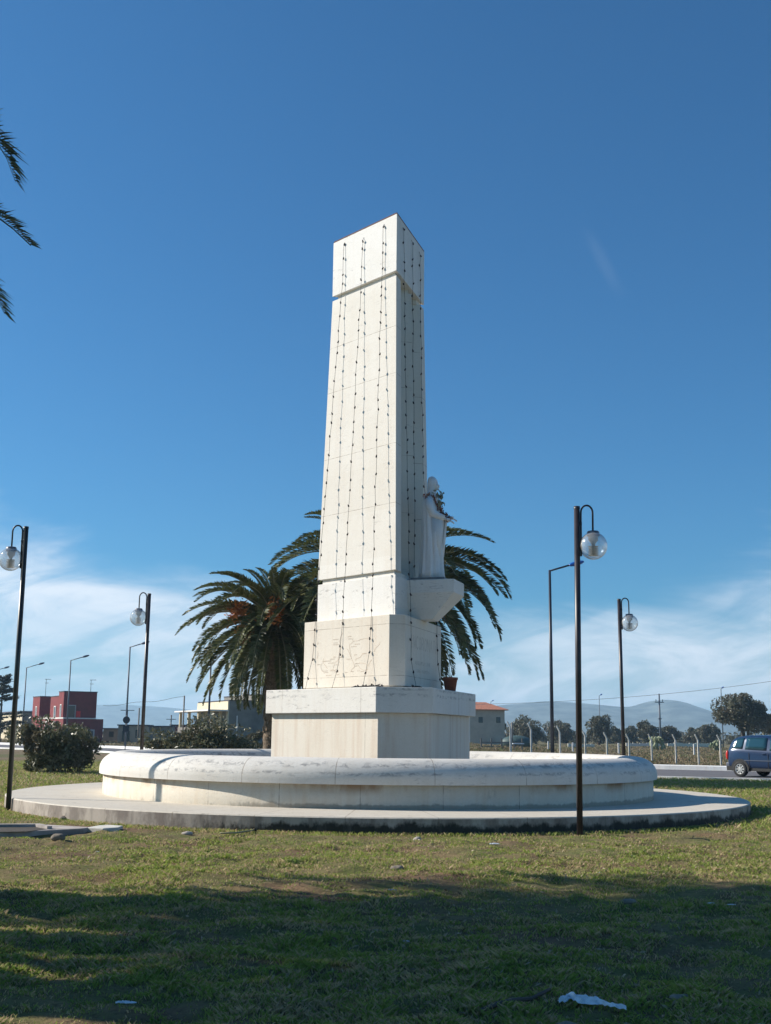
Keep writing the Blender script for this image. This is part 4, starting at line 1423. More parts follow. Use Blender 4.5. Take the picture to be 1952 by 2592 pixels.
# prickly pears
for px_, Y_, s_, lbl in ((1663, 150, 1.0, 'pale green prickly pear beside the utility pole'), (1812, 150, .75, 'small prickly pear left of the big olive tree')):
    q = at(px_, 1880, Y_)
    th = thing('prickly_pear', lbl, 'cactus', (q[0], q[1], 0), 0, 'prickly pears in the field')
    rs = random.Random(int(px_))
    mb = MB()
    for k in range(60):
        a_ = rs.uniform(0, 6.28)
        z_ = rs.uniform(.15, 1.5) * s_
        r_ = rs.uniform(0, 1.0) * s_
        o_ = len(mb.v)
        mb.sphere((0, 0, 0), .20 * s_, 8, 6, (1, .16, 1.35))
        M4 = Matrix.Translation((r_ * math.cos(a_), r_ * math.sin(a_) * .6, z_)) @ Matrix.Rotation(rs.uniform(0, 3.1), 4, 'Z') @ Matrix.Rotation(rs.uniform(-.6, .6), 4, 'Y')
        for j in range(o_, len(mb.v)):
            mb.v[j] = tuple(M4 @ Vector(mb.v[j]))
    mb.build('pads', M['cactus'], th, True)

# ---------------------------------------------------------------- buildings
def bbox(mb_, O, u, v, u0, u1, v0, v1, z0, z1, mi=0):
    pts = [O + u * u0 + v * v0, O + u * u1 + v * v0, O + u * u1 + v * v1, O + u * u0 + v * v1]
    return mb_.prism([tuple(p) for p in pts], z0, z1, mi)


def uv(az_u):
    return np.array([math.sin(R(az_u)), math.cos(R(az_u))]), np.array([math.sin(R(az_u - 90)), math.cos(R(az_u - 90))])


# red house
u, v = uv(60)
O = np.array([-43.2, 160.0])
rh = thing('red_house', 'wine red two storey house with flat roofs and a roof terrace', 'house', (O[0], O[1], 0))
O0 = np.zeros(2)


def wall(parent, name, mk, *boxes):
    mb_ = MB()
    for b4 in boxes:
        bbox(mb_, O0, u, v, *b4)
    return mb_.build(name, M[mk], parent)


wall(rh, 'ground_floor', 'redpaint', (0, 5.5, 0, 17.5, -.3, 3.15))
wl = wall(rh, 'upper_floor', 'redpaint', (.0, 4.55, .4, 3.0, 3.15, 6.75), (.05, 4.2, 3.0, 7.5, 3.15, 6.2))
wall(rh, 'stair_tower', 'redpaint', (0.0, 2.2, 13.4, 17.5, 3.15, 6.35))
wall(rh, 'roof_edge', 'darkroof', (-.05, 4.6, .35, 3.05, 6.75, 6.87), (-.05, 2.25, 13.35, 17.55, 6.35, 6.47), (.0, 4.25, 3.05, 7.55, 6.2, 6.30))
wall(rh, 'parapet', 'whitewall', (-.06, 4.4, -.06, .12, 3.15, 3.30), (-.06, .12, .12, 13.3, 3.15, 3.32))
for (u0, u1, v0, v1, z0, z1) in ((.55, 1.7, .36, .40, 3.3, 5.0),):
    w1 = wall(rh, 'window', 'window', (u0 + .12, u1 - .12, v0 - .05, v1 + .01, z0, z1 - .12))
    wall(rh, 'window_frame', 'trim', (u0, u0 + .12, v0 - .07, v1, z0, z1), (u1 - .12, u1, v0 - .07, v1, z0, z1), (u0 + .12, u1 - .12, v0 - .07, v1, z1 - .12, z1))
for (v0, v1, z0, z1) in ((1.3, 2.0, 3.35, 5.1), (4.2, 5.2, 3.35, 4.9), (14.8, 15.6, 3.6, 5.0)):
    wall(rh, 'window', 'window', (-.03, .0 + .05, v0 + .12, v1 - .12, z0, z1 - .12))
    wall(rh, 'window_frame', 'whitewall', (-.05, .04, v0, v0 + .12, z0, z1), (-.05, .04, v1 - .12, v1, z0, z1), (-.05, .04, v0 + .12, v1 - .12, z1 - .12, z1))
wall(rh, 'door', 'window', (3.25, 4.15, -.03, .02, -.1, 1.55))
wall(rh, 'door_frame', 'trim', (3.05, 3.25, -.06, .02, -.1, 1.75), (4.15, 4.35, -.06, .02, -.1, 1.75), (3.25, 4.15, -.06, .02, 1.55, 1.75))
wall(rh, 'awning', 'whitewall', (-.9, -.05, 3.2, 5.6, 2.75, 2.83), (-.9, -.80, 3.2, 3.4, 1.8, 2.75), (-.9, -.80, 5.4, 5.6, 1.8, 2.75))
wall(rh, 'wall_sign', 'trim', (-.07, -.01, 8.0, 9.6, 1.9, 2.8))
mb = MB()
bbox(mb, O, u, v, 1.75, 2.35, .2, .28, 3.35, 4.2)
tag(mb.build('red_cloth', M['redcloth']), 'bright red cloth hanging on the roof terrace of the red house', 'cloth')
for (uu, vv, zt, lbl) in ((1.0, 14.5, 9.0, 'thin rooftop aerial on the left part of the red house'), (4.3, 2.8, 8.6, 'rooftop aerial on the right part of the red house')):
    p = O + u * uu + v * vv
    th = thing('aerial', lbl, 'aerial', (p[0], p[1], 6.3), 0, 'rooftop aerials of the red house')
    MB().tube([(0, 0, 0), (0, 0, zt - 6.3)], .035, 6).build('mast', M['pole_grey'], th)
    MB().box((.25, 0, zt - 6.35), (.45, .03, .03)).box((.1, 0, zt - 6.9), (.25, .03, .03)).build('crossbar', M['pole_grey'], th)

# cream and grey house at far left
u, v = uv(62)
q = at(54, 1870, 185)
O = q[:2]
hs_ = thing('cream_house', 'cream flat roofed house, shaded side coloured grey, left of the red house', 'house', (O[0], O[1], 0))
wall(hs_, 'wall', 'greyplaster', (0.02, 6.5, 0.02, 18, -.3, 4.3))  # side away from the sun, its shade put into a darker grey
wall(hs_, 'front_wall', 'cream', (-.10, .02, 0, 18, -.3, 4.3))
wall(hs_, 'roof', 'darkroof', (-.5, 6.7, -.3, 18.2, 4.3, 4.5))
wall(hs_, 'balcony', 'darkroof', (-.9, -.10, 1.5, 9, 2.0, 2.15), (-.9, -.1, 1.5, 9, 2.9, 3.0))
wall(hs_, 'door', 'window', (-.14, -.09, 3, 4.2, 0, 1.7))
wall(hs_, 'door', 'window', (-.14, -.09, 8, 9.2, 0, 1.7))

# row of low sheds right of the red house
u, v = uv(84)
for (p0, p1, yt, Y_, mk, lbl, nm) in ((262, 300, 1843, 178, 'greyplaster', 'low grey shed directly right of the red house', 'shed'), (300, 378, 1834, 172, 'stoneplaster', 'low shed with open pale front behind the traffic sign', 'shed'), (378, 436, 1837, 165, 'greyplaster', 'long dark grey shed right of the left back globe lamp', 'shed'),
                                      (432, 470, 1834, 190, 'redpaint', 'pinkish low house behind the wide bush', 'shed')):
    a3, b3 = at(p0, yt, Y_), at(p1, yt, Y_ + .5)
    O = a3[:2]
    W_ = (b3[0] - a3[0])
    th = thing('shed', lbl, 'shed', (O[0], O[1], 0), 0, 'low sheds behind the road')
    wall(th, 'wall', mk, (0, W_, 0, 6, -.3, a3[2] - .15))
    wall(th, 'roof', 'darkroof', (-.15, W_ + .15, -.3, 6.2, a3[2] - .15, a3[2] + .02))
    if mk == 'stoneplaster':
        wall(th, 'doorway', 'window', (.6, 1.7, -.03, .02, 0, 1.6))
        wall(th, 'doorway', 'window', (2.5, 3.0, -.03, .02, .6, 1.8))
    else:
        wall(th, 'window', 'window', (W_ * .4, W_ * .4 + .7, -.03, .02, .7, 1.5))

# cream modern house with porch behind the left palm
u, v = uv(66)
q = at(577, 1880, 132)
O = q[:2]
mh = thing('modern_house', 'cream house with open porch and windowless side with shade in its grey colour behind the left palm', 'house', (O[0], O[1], 0))
mb = MB()
wall(mh, 'side_block', 'greyplaster', (0, 2.9, 0, 13, -.3, 5.05), (2.9, 6.5, .8, 12, -.3, 5.75))  # blocks on the shaded side; the shade is put into their grey
wall(mh, 'roof_edge', 'darkroof', (-.05, 2.9, -.05, 13.05, 5.05, 5.15), (2.85, 6.55, .75, 12.05, 5.75, 5.86))
wall(mh, 'facade', 'cream', (-.14, 0, 0, 13, 3.9, 5.0), (-.14, 0, 0, .6, -.3, 3.9), (-.14, 0, 2.6, 3.6, -.3, 3.9), (-.14, 0, 5.6, 6.6, -.3, 3.9), (-.14, 0, 8.6, 9.6, -.3, 3.9), (-.14, 0, 12.4, 13, -.3, 3.9), (-.1, 0, .6, 12.4, -.3, 1.2))
wall(mh, 'canopy', 'whitewall', (-2.4, -.14, -.2, 15.2, 3.9, 4.05))
wall(mh, 'porch_column', 'cream', (-2.1, -1.8, .3, .6, -.3, 3.9))
wall(mh, 'porch_column', 'cream', (-2.1, -1.8, 5.2, 5.5, -.3, 3.9))
wall(mh, 'porch_column', 'cream', (-2.1, -1.8, 9.6, 9.9, -.3, 3.9))
wall(mh, 'porch_column', 'cream', (-2.1, -1.8, 13.6, 13.9, -.3, 3.9))
wall(mh, 'railing', 'wood', (-2.2, -2.1, 0, 14, 1.0, 2.1))
wall(mh, 'window', 'window', (-.18, -.13, 3.9, 5.3, 1.6, 3.4))
wall(mh, 'downpipe', 'whitewall', (.9, 1.0, -.10, .0, 1.2, 3.4))

# stone house with red tiled hip roof
u, v = uv(84)
q = at(1190, 1880, 205)
O = q[:2]
th = thing('tiled_house', 'beige two storey house with red tiled hip roof right of the plinth', 'house', (O[0], O[1], 0))
W_ = 6.1
zt = 6.0
wall(th, 'wall', 'stoneplaster', (0, W_, 0, 8, -.3, zt))
wall(th, 'lit_side_wall', 'whitewall', (-.3, 0, 0, .35, -.3, 4.6))  # narrow white box painting the sunlit edge of the house
q4 = [O0 + u * a_ + v * b2 for a_, b2 in ((-.7, -.6), (W_ + .6, -.6), (W_ + .6, 8.6), (-.7, 8.6), (-.2, 4), (W_ - 2.6, 4))]
vs = [(p[0], p[1], zt) for p in q4[:4]] + [(p[0], p[1], zt + 1.35) for p in q4[4:]] + [(p[0], p[1], zt - .12) for p in q4[:4]]
MB().add(vs, [(0, 1, 5, 4), (1, 2, 5), (2, 3, 4, 5), (3, 0, 4), (6, 7, 1, 0), (7, 8, 2, 1), (8, 9, 3, 2), (9, 6, 0, 3), (9, 8, 7, 6)]).build('roof', M['rooftile'], th)
for u0, z0 in ((1.5, 3.7), (4.6, 3.7)):
    wall(th, 'window', 'window', (u0, u0 + .75, -.04, .02, z0, z0 + 1.0))

# low pale field walls and yard clutter
for (p0, p1, y0, y1, Y_, lbl) in ((1585, 1665, 1880, 1885, 205, 'low pale field wall left of the utility pole'), (1690, 1800, 1880, 1886, 205, 'long low pale field wall right of the utility pole'), (1438, 1505, 1882, 1888, 170, 'low pale wall behind the nearest globe lamp pole')):
    a3, b3 = at(p0, y0, Y_), at(p1, y0, Y_)
    mb = MB()
    O = a3[:2]
    n_ = 14
    hgts = [max(.3, a3[2]) * random.Random(i + p0).uniform(.82, 1.05) for i in range(n_ + 1)]
    for i in range(n_):
        x0_, x1_ = a3[0] + (b3[0] - a3[0]) * i / n_, a3[0] + (b3[0] - a3[0]) * (i + 1) / n_
        mb.prism([(x0_ - O[0], 0), (x1_ - O[0], 0), (x1_ - O[0], .35), (x0_ - O[0], .35)], -.2, hgts[i])
    wo = mb.build('field_wall', M['pale_concrete'], None, loc=(O[0], O[1], 0))
    tag(wo, lbl, 'wall', 'low field walls')
q = at(1312, 1895, 90)
th = thing('white_table', 'small white table or trestle beside the leftmost fence posts', 'table', (q[0], q[1], .35))
MB().box((0, 0, .62), (.42, .3, .035)).build('tabletop', M['white'], th)
for dx, dy in ((-.3, -.2), (.3, -.2), (.3, .2), (-.3, .2)):
    MB().box((dx, dy, .29), (.03, .03, .29)).build('leg', M['wood'], th)
q = at(1262, 1890, 110)
th = thing('yard_fence', 'grey timber rail fence in front of the red roofed house', 'fence', (q[0] - 1.6, q[1], .3))
for k in range(5):
    MB().box((k * .95, 0, .45), (.07, .07, .55)).build('post', M['wood'], th)
MB().box((1.9, 0, .62), (1.9, .03, .06)).box((1.9, 0, .25), (1.9, .03, .05)).build('rail', M['wood'], th)
q = at(1308, 1880, 140)
th = thing('tarpaulin_heap', 'dark green tarpaulin covered heap under the olives', 'heap', (q[0], q[1], 0))
o_ = MB().sphere((0, 0, .75), 1, 20, 12, (1.9, 1.2, .85)).build('cover', simple('green_tarp', (0.05, 0.09, 0.085), .6), th, True)
for px_, Y_, lbl in ((1450, 110, 'white marker post left of the nearest globe lamp pole'), (1566, 110, 'white marker post left of the right back globe lamp'), (1757, 110, 'white marker post behind the second fence post from the car'), (1388, 110, 'white marker post right of the second fence post')):
    q = at(px_, 1888, Y_)
    tag(MB().box((0, 0, .45), (.07, .07, .55)).build('marker_post', M['whitewall'], None, bevel=.02, loc=(q[0], q[1], float(height(q[0], q[1])))), lbl, 'post', 'white marker posts in the field')
q = at(1672, 1890, 196)
tag(MB().box((0, 0, .5), (.45, .4, .6)).box((0, 0, 1.2), (.5, .45, .1)).build('stone_block', M['pale_concrete'], None, bevel=.05, loc=(q[0] - .9, q[1] - 1.5, 0)), 'pale stone block at the foot of the utility pole', 'stone')

# ---------------------------------------------------------------- hills
def ridge(name, label, pts, Y_, depth, seed, base=-6):
    """pts: (pixel x, pixel y) skyline; real hill body with depth"""
    P_ = [at(a_, b2, Y_) for a_, b2 in pts]
    X_ = np.array([p[0] for p in P_])
    Z_ = np.array([p[2] for p in P_])
    nx, ny = 160, 26
    xx = np.linspace(X_[0], X_[-1], nx)
    zz = np.interp(xx, X_, Z_)
    ker = np.hanning(7)
    zz = np.convolve(np.pad(zz, 3, 'edge'), ker / ker.sum(), 'valid')
    yy2 = np.linspace(-1, 1, ny)
    XX, YY = np.meshgrid(xx, yy2)
    bump = np.cos(YY * PI / 2) ** 1.3
    nz = (vnoise(XX * .02 + seed, YY * 5 + seed) - .5) * .22 + (vnoise(XX * .006 + seed, YY * 2) - .5) * .25
    Zs = base + (zz[None, :] - base) * bump * (1 + nz * (1 - bump))
    vs_ = np.stack([XX.ravel(), Y_ + YY.ravel() * depth, Zs.ravel()], 1)
    ix = np.arange(nx * ny).reshape(ny, nx)
    fs_ = np.stack([ix[:-1, :-1], ix[:-1, 1:], ix[1:, 1:], ix[1:, :-1]], -1).reshape(-1, 4)
    me_ = bpy.data.meshes.new(name)
    me_.from_pydata([tuple(p) for p in vs_], [], [tuple(map(int, f)) for f in fs_])
    me_.polygons.foreach_set('use_smooth', [True] * len(me_.polygons))
    me_.materials.append(M['hill'])
    o2 = bpy.data.objects.new(name, me_)
    C.objects.link(o2)
    tag(o2, label, None, None, 'structure')


ridge('hills', 'hazy blue hills on the horizon at the right', [(1000, 1850), (1130, 1812), (1200, 1793), (1265, 1785), (1330, 1780), (1376, 1775), (1420, 1777), (1458, 1779), (1510, 1784), (1574, 1790), (1590, 1789), (1607, 1787), (1640, 1776), (1675, 1771), (1708, 1774), (1740, 1786), (1776, 1799), (1814, 1806), (1880, 1812), (2000, 1830), (2200, 1860)], 2900, 500, 3)
ridge('far_hills', 'very faint far ridge on the horizon at the left', [(-500, 1830), (-200, 1812), (60, 1800), (200, 1786), (300, 1783), (420, 1790), (520, 1800), (700, 1812), (900, 1828), (1200, 1850)], 4200, 500, 9)

# ---------------------------------------------------------------- haze
hz = MB().box((0, 2300, 52), (3500, 2500, 60)).build('haze', bpy.data.materials.new('haze_air'))
hz.location = (0, 0, 0)
hm_ = hz.data.materials[0]
hm_.use_nodes = True
ht = NT(hm_.node_tree)
for n_ in list(ht.n):
    if n_.type == 'BSDF_PRINCIPLED':
        ht.n.remove(n_)
pv = ht.new('ShaderNodeVolumePrincipled')
pv.inputs['Color'].default_value = (0.50, 0.76, 1.0, 1)
pv.inputs['Density'].default_value = 0.00027
pv.inputs['Anisotropy'].default_value = 0.2
ht.l.new(pv.outputs[0], ht.n['Material Output'].inputs['Volume'])
tag(hz, 'thin bluish haze over the plain', 'haze', None, 'stuff')

# ---------------------------------------------------------------- car
q = gnd(1880, 1967, -0.0)
HD = 138                     # heading azimuth
hx = np.array([math.sin(R(HD)), math.cos(R(HD))])
ly = np.array([-hx[1], hx[0]])           # left of the car
ctr = q[:2] + ly * .76
car = thing('car', 'blue compact people carrier driving along the road at the right edge', 'car', (ctr[0], ctr[1], 0.012), math.atan2(hx[1], hx[0]))
# stations along length: x, z_low, belt z, roof z, half width body, half width roof
stn = [(-.66, .42, .98, 1.02, .70, .60), (-.62, .34, 1.04, 1.20, .82, .62), (-.50, .30, 1.08, 1.48, .88, .66), (-.28, .28, 1.09, 1.60, .905, .68), (.0, .27, 1.08, 1.645, .915, .69), (.5, .25, 1.06, 1.675, .92, .70),
       (1.0, .25, 1.04, 1.675, .92, .70), (1.5, .25, 1.03, 1.64, .92, .69), (2.0, .25, 1.02, 1.50, .92, .66), (2.4, .26, 1.02, 1.24, .91, .64), (2.65, .27, 1.01, 1.06, .905, .66), (2.95, .28, .90, .94, .89, .66), (3.2, .30, .78, .82, .84, .62), (3.30, .36, .66, .68, .74, .56)]
vs, fs = [], []
for (x_, zl, zb, zr, hw, hr) in stn:
    ring = [(hw * .80, zl), (hw * .97, zl + .10), (hw, zl + .30), (hw * .995, (zl + zb) / 2 + .12), (hw * .97, zb - .05), (hw * .945, zb), (hr + (hw * .945 - hr) * .45, zb + (zr - zb) * .5), (hr, zr - (zr - zb) * .10), (hr * .84, zr - .01), (hr * .4, zr + .012)]
    ring = ring + [(-a_, b2) for a_, b2 in reversed(ring)]
    vs += [(x_, a_, b2) for a_, b2 in ring]
nr = 20
for i in range(len(stn) - 1):
    for k in range(nr):
        fs.append((i * nr + k, i * nr + (k + 1) % nr, (i + 1) * nr + (k + 1) % nr, (i + 1) * nr + k))
fs += [tuple(reversed(range(nr))), tuple((len(stn) - 1) * nr + k for k in range(nr))]
body = MB().add(vs, [tuple(reversed(f)) for f in fs]).build('body', M['carpaint'], car, True)
sb = body.modifiers.new('sub', 'SUBSURF')
sb.levels = sb.render_levels = 1


def csec(x_, t_):
    """point on side between belt (0) and roof (1), slightly proud"""
    X_ = [s_[0] for s_ in stn]
    zb, zr, hw, hr = (float(np.interp(x_, X_, [s_[j] for s_ in stn])) for j in (2, 3, 4, 5))
    pts_ = [(hw * .945, zb), (hr + (hw * .945 - hr) * .45, zb + (zr - zb) * .5), (hr, zr - (zr - zb) * .10)]
    tt_ = t_ * 2
    i_ = min(1, int(tt_))
    f_ = tt_ - i_
    a_ = np.array(pts_[i_]) * (1 - f_) + np.array(pts_[i_ + 1]) * f_
    return a_


def cwin(x0, x1, t0, t1, side, skew0=0, skew1=0, name='window', mk='glassdark', out=.012):
    vs_, fs_ = [], []
    nx2, nt2 = 6, 4
    for j in range(nt2 + 1):
        for i in range(nx2 + 1):
            t_ = t0 + (t1 - t0) * j / nt2
            xa = x0 + skew0 * j / nt2
            xb = x1 + skew1 * j / nt2
            x_ = xa + (xb - xa) * i / nx2
            w_, z_ = csec(x_, t_)
            vs_.append((x_, side * (w_ + out), z_ + .004))
    for j in range(nt2):
        for i in range(nx2):
            a_ = j * (nx2 + 1) + i
            f_ = (a_, a_ + 1, a_ + nx2 + 2, a_ + nx2 + 1)
            fs_.append(f_ if side < 0 else tuple(reversed(f_)))
    ob = MB().add(vs_, fs_).build(name, M[mk], car, True)
    so = ob.modifiers.new('so', 'SOLIDIFY')
    so.thickness = .012
    return ob


for sd2 in (-1, 1):
    cwin(-.44, .10, .06, .90, sd2, .22, .05)
    cwin(.22, 1.18, .04, .92, sd2, .04, 0)
    cwin(1.32, 2.45, .04, .90, sd2, 0, -.75)
    # waist moulding and door seams
    mo = MB()
    mo.box((1.35, sd2 * .925, .66), (1.15, .008, .016))
    mo.build('side_moulding', M['carlow'], car)
    for xx in (.42, 1.27, 2.35):
        MB().box((xx, sd2 * .922, .66), (.007, .006, .30)).build('door_seam', M['cable'], car)
    for xx in (1.08, 2.10):
        MB().box((xx, sd2 * .925, .93), (.08, .018, .018)).build('door_handle', M['carpaint'], car, bevel=.006)
# rear and front glass, lights, bumpers
MB().add([(-.665, -.52, 1.04), (-.665, .52, 1.04), (-.40, .50, 1.52), (-.40, -.50, 1.52), (-.69, -.52, 1.04), (-.69, .52, 1.04), (-.43, .50, 1.53), (-.43, -.50, 1.53)], [(4, 7, 6, 5), (0, 1, 2, 3), (0, 4, 5, 1), (1, 5, 6, 2), (2, 6, 7, 3), (3, 7, 4, 0)]).build('rear_window', M['glassdark'], car)
MB().add([(2.66, -.60, 1.08), (2.66, .60, 1.08), (1.98, .58, 1.54), (1.98, -.58, 1.54), (2.68, -.60, 1.10), (2.68, .60, 1.10), (2.0, .58, 1.56), (2.0, -.58, 1.56)], [(4, 5, 6, 7), (3, 2, 1, 0), (1, 0, 4, 5), (2, 1, 5, 6), (3, 2, 6, 7), (0, 3, 7, 4)]).build('windscreen', M['glassdark'], car)
for sd2 in (-1, 1):
    MB().sphere((-.63, sd2 * .80, .86), .1, 12, 8, (.7, .6, 1.9)).build('tail_light', M['red'], car, True)
    MB().sphere((3.16, sd2 * .66, .74), .1, 12, 8, (.8, 1.3, .9)).build('headlight', M['rim'], car, True)
MB().box((1.3, 0, .33), (1.95, .86, .09)).build('underbody', M['cable'], car)
MB().box((-.63, 0, .45), (.09, .80, .12)).build('rear_bumper', M['carlow'], car, bevel=.04)
MB().box((3.24, 0, .42), (.09, .74, .11)).build('front_bumper', M['carlow'], car, bevel=.04)
for xx in (0, 2.55):
    for sd2 in (-1, 1):
        yy_ = sd2 * .80
        # black panel slightly proud of the flank, painting the wheel well's shade
        n_ = 24
        vs = [(xx, sd2 * .927, .32)] + [(xx + .40 * math.cos(PI * 1.15 * k / n_ - .25), sd2 * .927, .32 + .40 * math.sin(PI * 1.15 * k / n_ - .25)) for k in range(n_ + 1)]
        vs2 = [(a_, b2 - sd2 * .15, c2) for a_, b2, c2 in vs]
        fs = [(0, k + 1, k + 2) for k in range(n_)]
        k0 = len(vs)
        f2 = [(k + 1, k + 2, k0 + k + 2, k0 + k + 1) for k in range(n_)]
        MB().add(vs + vs2, fs + f2).build('wheel_arch', M['cable'], car)
        wh = thing('wheel', None, None, (xx, 0, .31))
        wh.parent = car
        mb = MB()
        prf = [(.205, -.10), (.27, -.105), (.305, -.085), (.312, -.04), (.312, .04), (.305, .085), (.27, .105), (.205, .10)]
        mb.lathe(prf, (0, 0, 0), 36)
        Mx = Matrix.Translation((0, sd2 * .86, 0)) @ Matrix.Rotation(PI / 2, 4, 'X')
        mb.v = [tuple(Mx @ Vector(p)) for p in mb.v]
        mb.build('tyre', M['tyre'], wh, True)
        mb = MB()
        mb.lathe([(.205, -.10), (.215, .09), (.19, .095), (.175, .07), (.175, -.10)], (0, 0, 0), 36)
        mb.lathe([(.001, .085), (.05, .085), (.065, .06), (.065, .03), (.001, .03)], (0, 0, 0), 20)
        for k in range(8):
            a_ = 2 * PI * k / 8
            mb.box((.12 * math.cos(a_), .12 * math.sin(a_), .06), (.065, .022, .016), a_)
        mb.lathe([(.001, -.02), (.18, -.02)], (0, 0, 0), 24, 1)
        s_flip = Matrix.Rotation(PI, 4, 'X') if sd2 < 0 else Matrix.Identity(4)
        Mz = Matrix.Translation((0, sd2 * .86, 0)) @ Matrix.Rotation(-PI / 2, 4, 'X') if sd2 > 0 else Matrix.Translation((0, sd2 * .86, 0)) @ Matrix.Rotation(PI / 2, 4, 'X')
        mb.v = [tuple(Mz @ Vector(p)) for p in mb.v]
        mb.build('rim', [M['rim'], M['cable']], wh, False)

# ---------------------------------------------------------------- manhole slab, stones, litter
def ground_poly(name, pxs, z0, z1, mk, label, cat, mats=None, zref=0.02, group=None):
    P_ = [gnd(a_, b2, zref) for a_, b2 in pxs]
    c_ = np.mean(P_, axis=0)
    poly = [(p[0] - c_[0], p[1] - c_[1]) for p in P_]
    ar = sum(poly[i][0] * poly[(i + 1) % len(poly)][1] - poly[(i + 1) % len(poly)][0] * poly[i][1] for i in range(len(poly)))
    if ar < 0:
        poly = poly[::-1]
    return c_, poly


c_, poly = ground_poly('s', [(-120, 2102), (0, 2101), (60, 2099), (130, 2096), (204, 2092.5), (232, 2089), (180, 2086), (130, 2083), (60, 2080), (-120, 2080)], 0, 0, '', '', '')
sl = thing('manhole', 'low concrete manhole slab with sunken opening on the lawn at the left', 'manhole', (c_[0], c_[1], -0.075))
MB().prism(poly, -.1, .065).build('slab', M['concrete'], sl, bevel=.012)
fr_ = [gnd(a_, b2, .065) for a_, b2 in ((-80, 2096), (60, 2094), (120, 2087), (90, 2082), (-80, 2083))]
pin = [(p[0] - c_[0], p[1] - c_[1]) for p in fr_]
fr_o = [(p[0] * 1.0 + (p[0] - np.mean([a_[0] for a_ in pin])) * .12, p[1] + (p[1] - np.mean([a_[1] for a_ in pin])) * .25) for p in pin]
mb = MB()
n_ = len(pin)
vs = [(*p, .066) for p in pin] + [(*p, .066) for p in fr_o] + [(*p, .115) for p in pin] + [(*p, .115) for p in fr_o]
fs = []
for i in range(n_):
    j = (i + 1) % n_
    if i in (0, 1):
        continue
    fs += [(2 * n_ + i, 2 * n_ + j, 3 * n_ + j, 3 * n_ + i), (i, j, 2 * n_ + j, 2 * n_ + i), (n_ + j, n_ + i, 3 * n_ + i, 3 * n_ + j), (i, 2 * n_ + i, 3 * n_ + i, n_ + i), (j, n_ + j, 3 * n_ + j, 2 * n_ + j)]
mb.add(vs, fs).build('frame', M['concrete'], sl)
MB().prism([(p[0] * .92 + .03, p[1] * .9) for p in pin], .066, .070).build('opening', simple('opening_shade', (0.05, 0.04, 0.03), 1), sl)  # flat dark sheet on the slab, painting the shade of a hole
c_, poly = ground_poly('s', [(222, 2090), (250, 2085), (275, 2083.5), (312, 2086), (300, 2090), (262, 2092.5)], 0, 0, '', '', '')
o_ = MB().prism(poly, -.03, .055).build('flat_stone', M['pale_concrete'], None, bevel=.015, loc=(c_[0], c_[1], -.06))
tag(o_, 'pale flat slab lying between the manhole and the platform edge', 'stone')


def stone_obj(px_, py_, r, sq, label, mk='rock', seed=1, group='stones on the lawn'):
    p = gnd(px_, py_, 0)
    z_ = float(height(p[0], p[1]))
    me2 = MB().sphere((0, 0, 0), r, 20, 14, sq)
    rs3 = seed * 7.1
    me2.v = [tuple(Vector(v_) * (1 + .28 * (mnoise.noise(Vector(v_) / r * .9 + Vector((rs3, 0, 0)))) + .08 * mnoise.noise(Vector(v_) / r * 3 + Vector((rs3, 3, 0))))) for v_ in me2.v]
    return tag(me2.build('field_stone', M[mk], None, True, loc=(p[0], p[1], z_ + r * sq[2] * .5)), label, 'stone', group)


stone_obj(1433, 2570, .085, (1.0, .8, .75), 'large rounded brown stone below the white plastic bag', seed=2)
stone_obj(1363, 2548, .045, (1.1, .8, .55), 'smaller flat stone left of the large rounded stone', seed=3)
stone_obj(147, 2121, .095, (1.1, .8, .7), 'grey stone on the lawn below the manhole slab', seed=4)
stone_obj(1008, 2180, .07, (1.2, .8, .6), 'dark grey lump in the sunlit grass left of the centre line', seed=5)
stone_obj(1057, 2113, .055, (1.1, .8, .9), 'pale stone leaning at the platform edge near the middle', 'concrete', 6)
stone_obj(1590, 2274, .055, (1.4, .9, .5), 'flat grey stone in the shade at the right', 'rock', 7)
stone_obj(475, 2097, .06, (1.5, .9, .6), 'pale rubble at the foot of the platform at the left', 'concrete', 8)
stone_obj(160, 2066, .07, (1.1, .9, .9), 'small dark stone close to the platform at the left', seed=9)
stone_obj(1720, 2512, .05, (1.3, .9, .5), 'small brown stone at the lower right', seed=10)


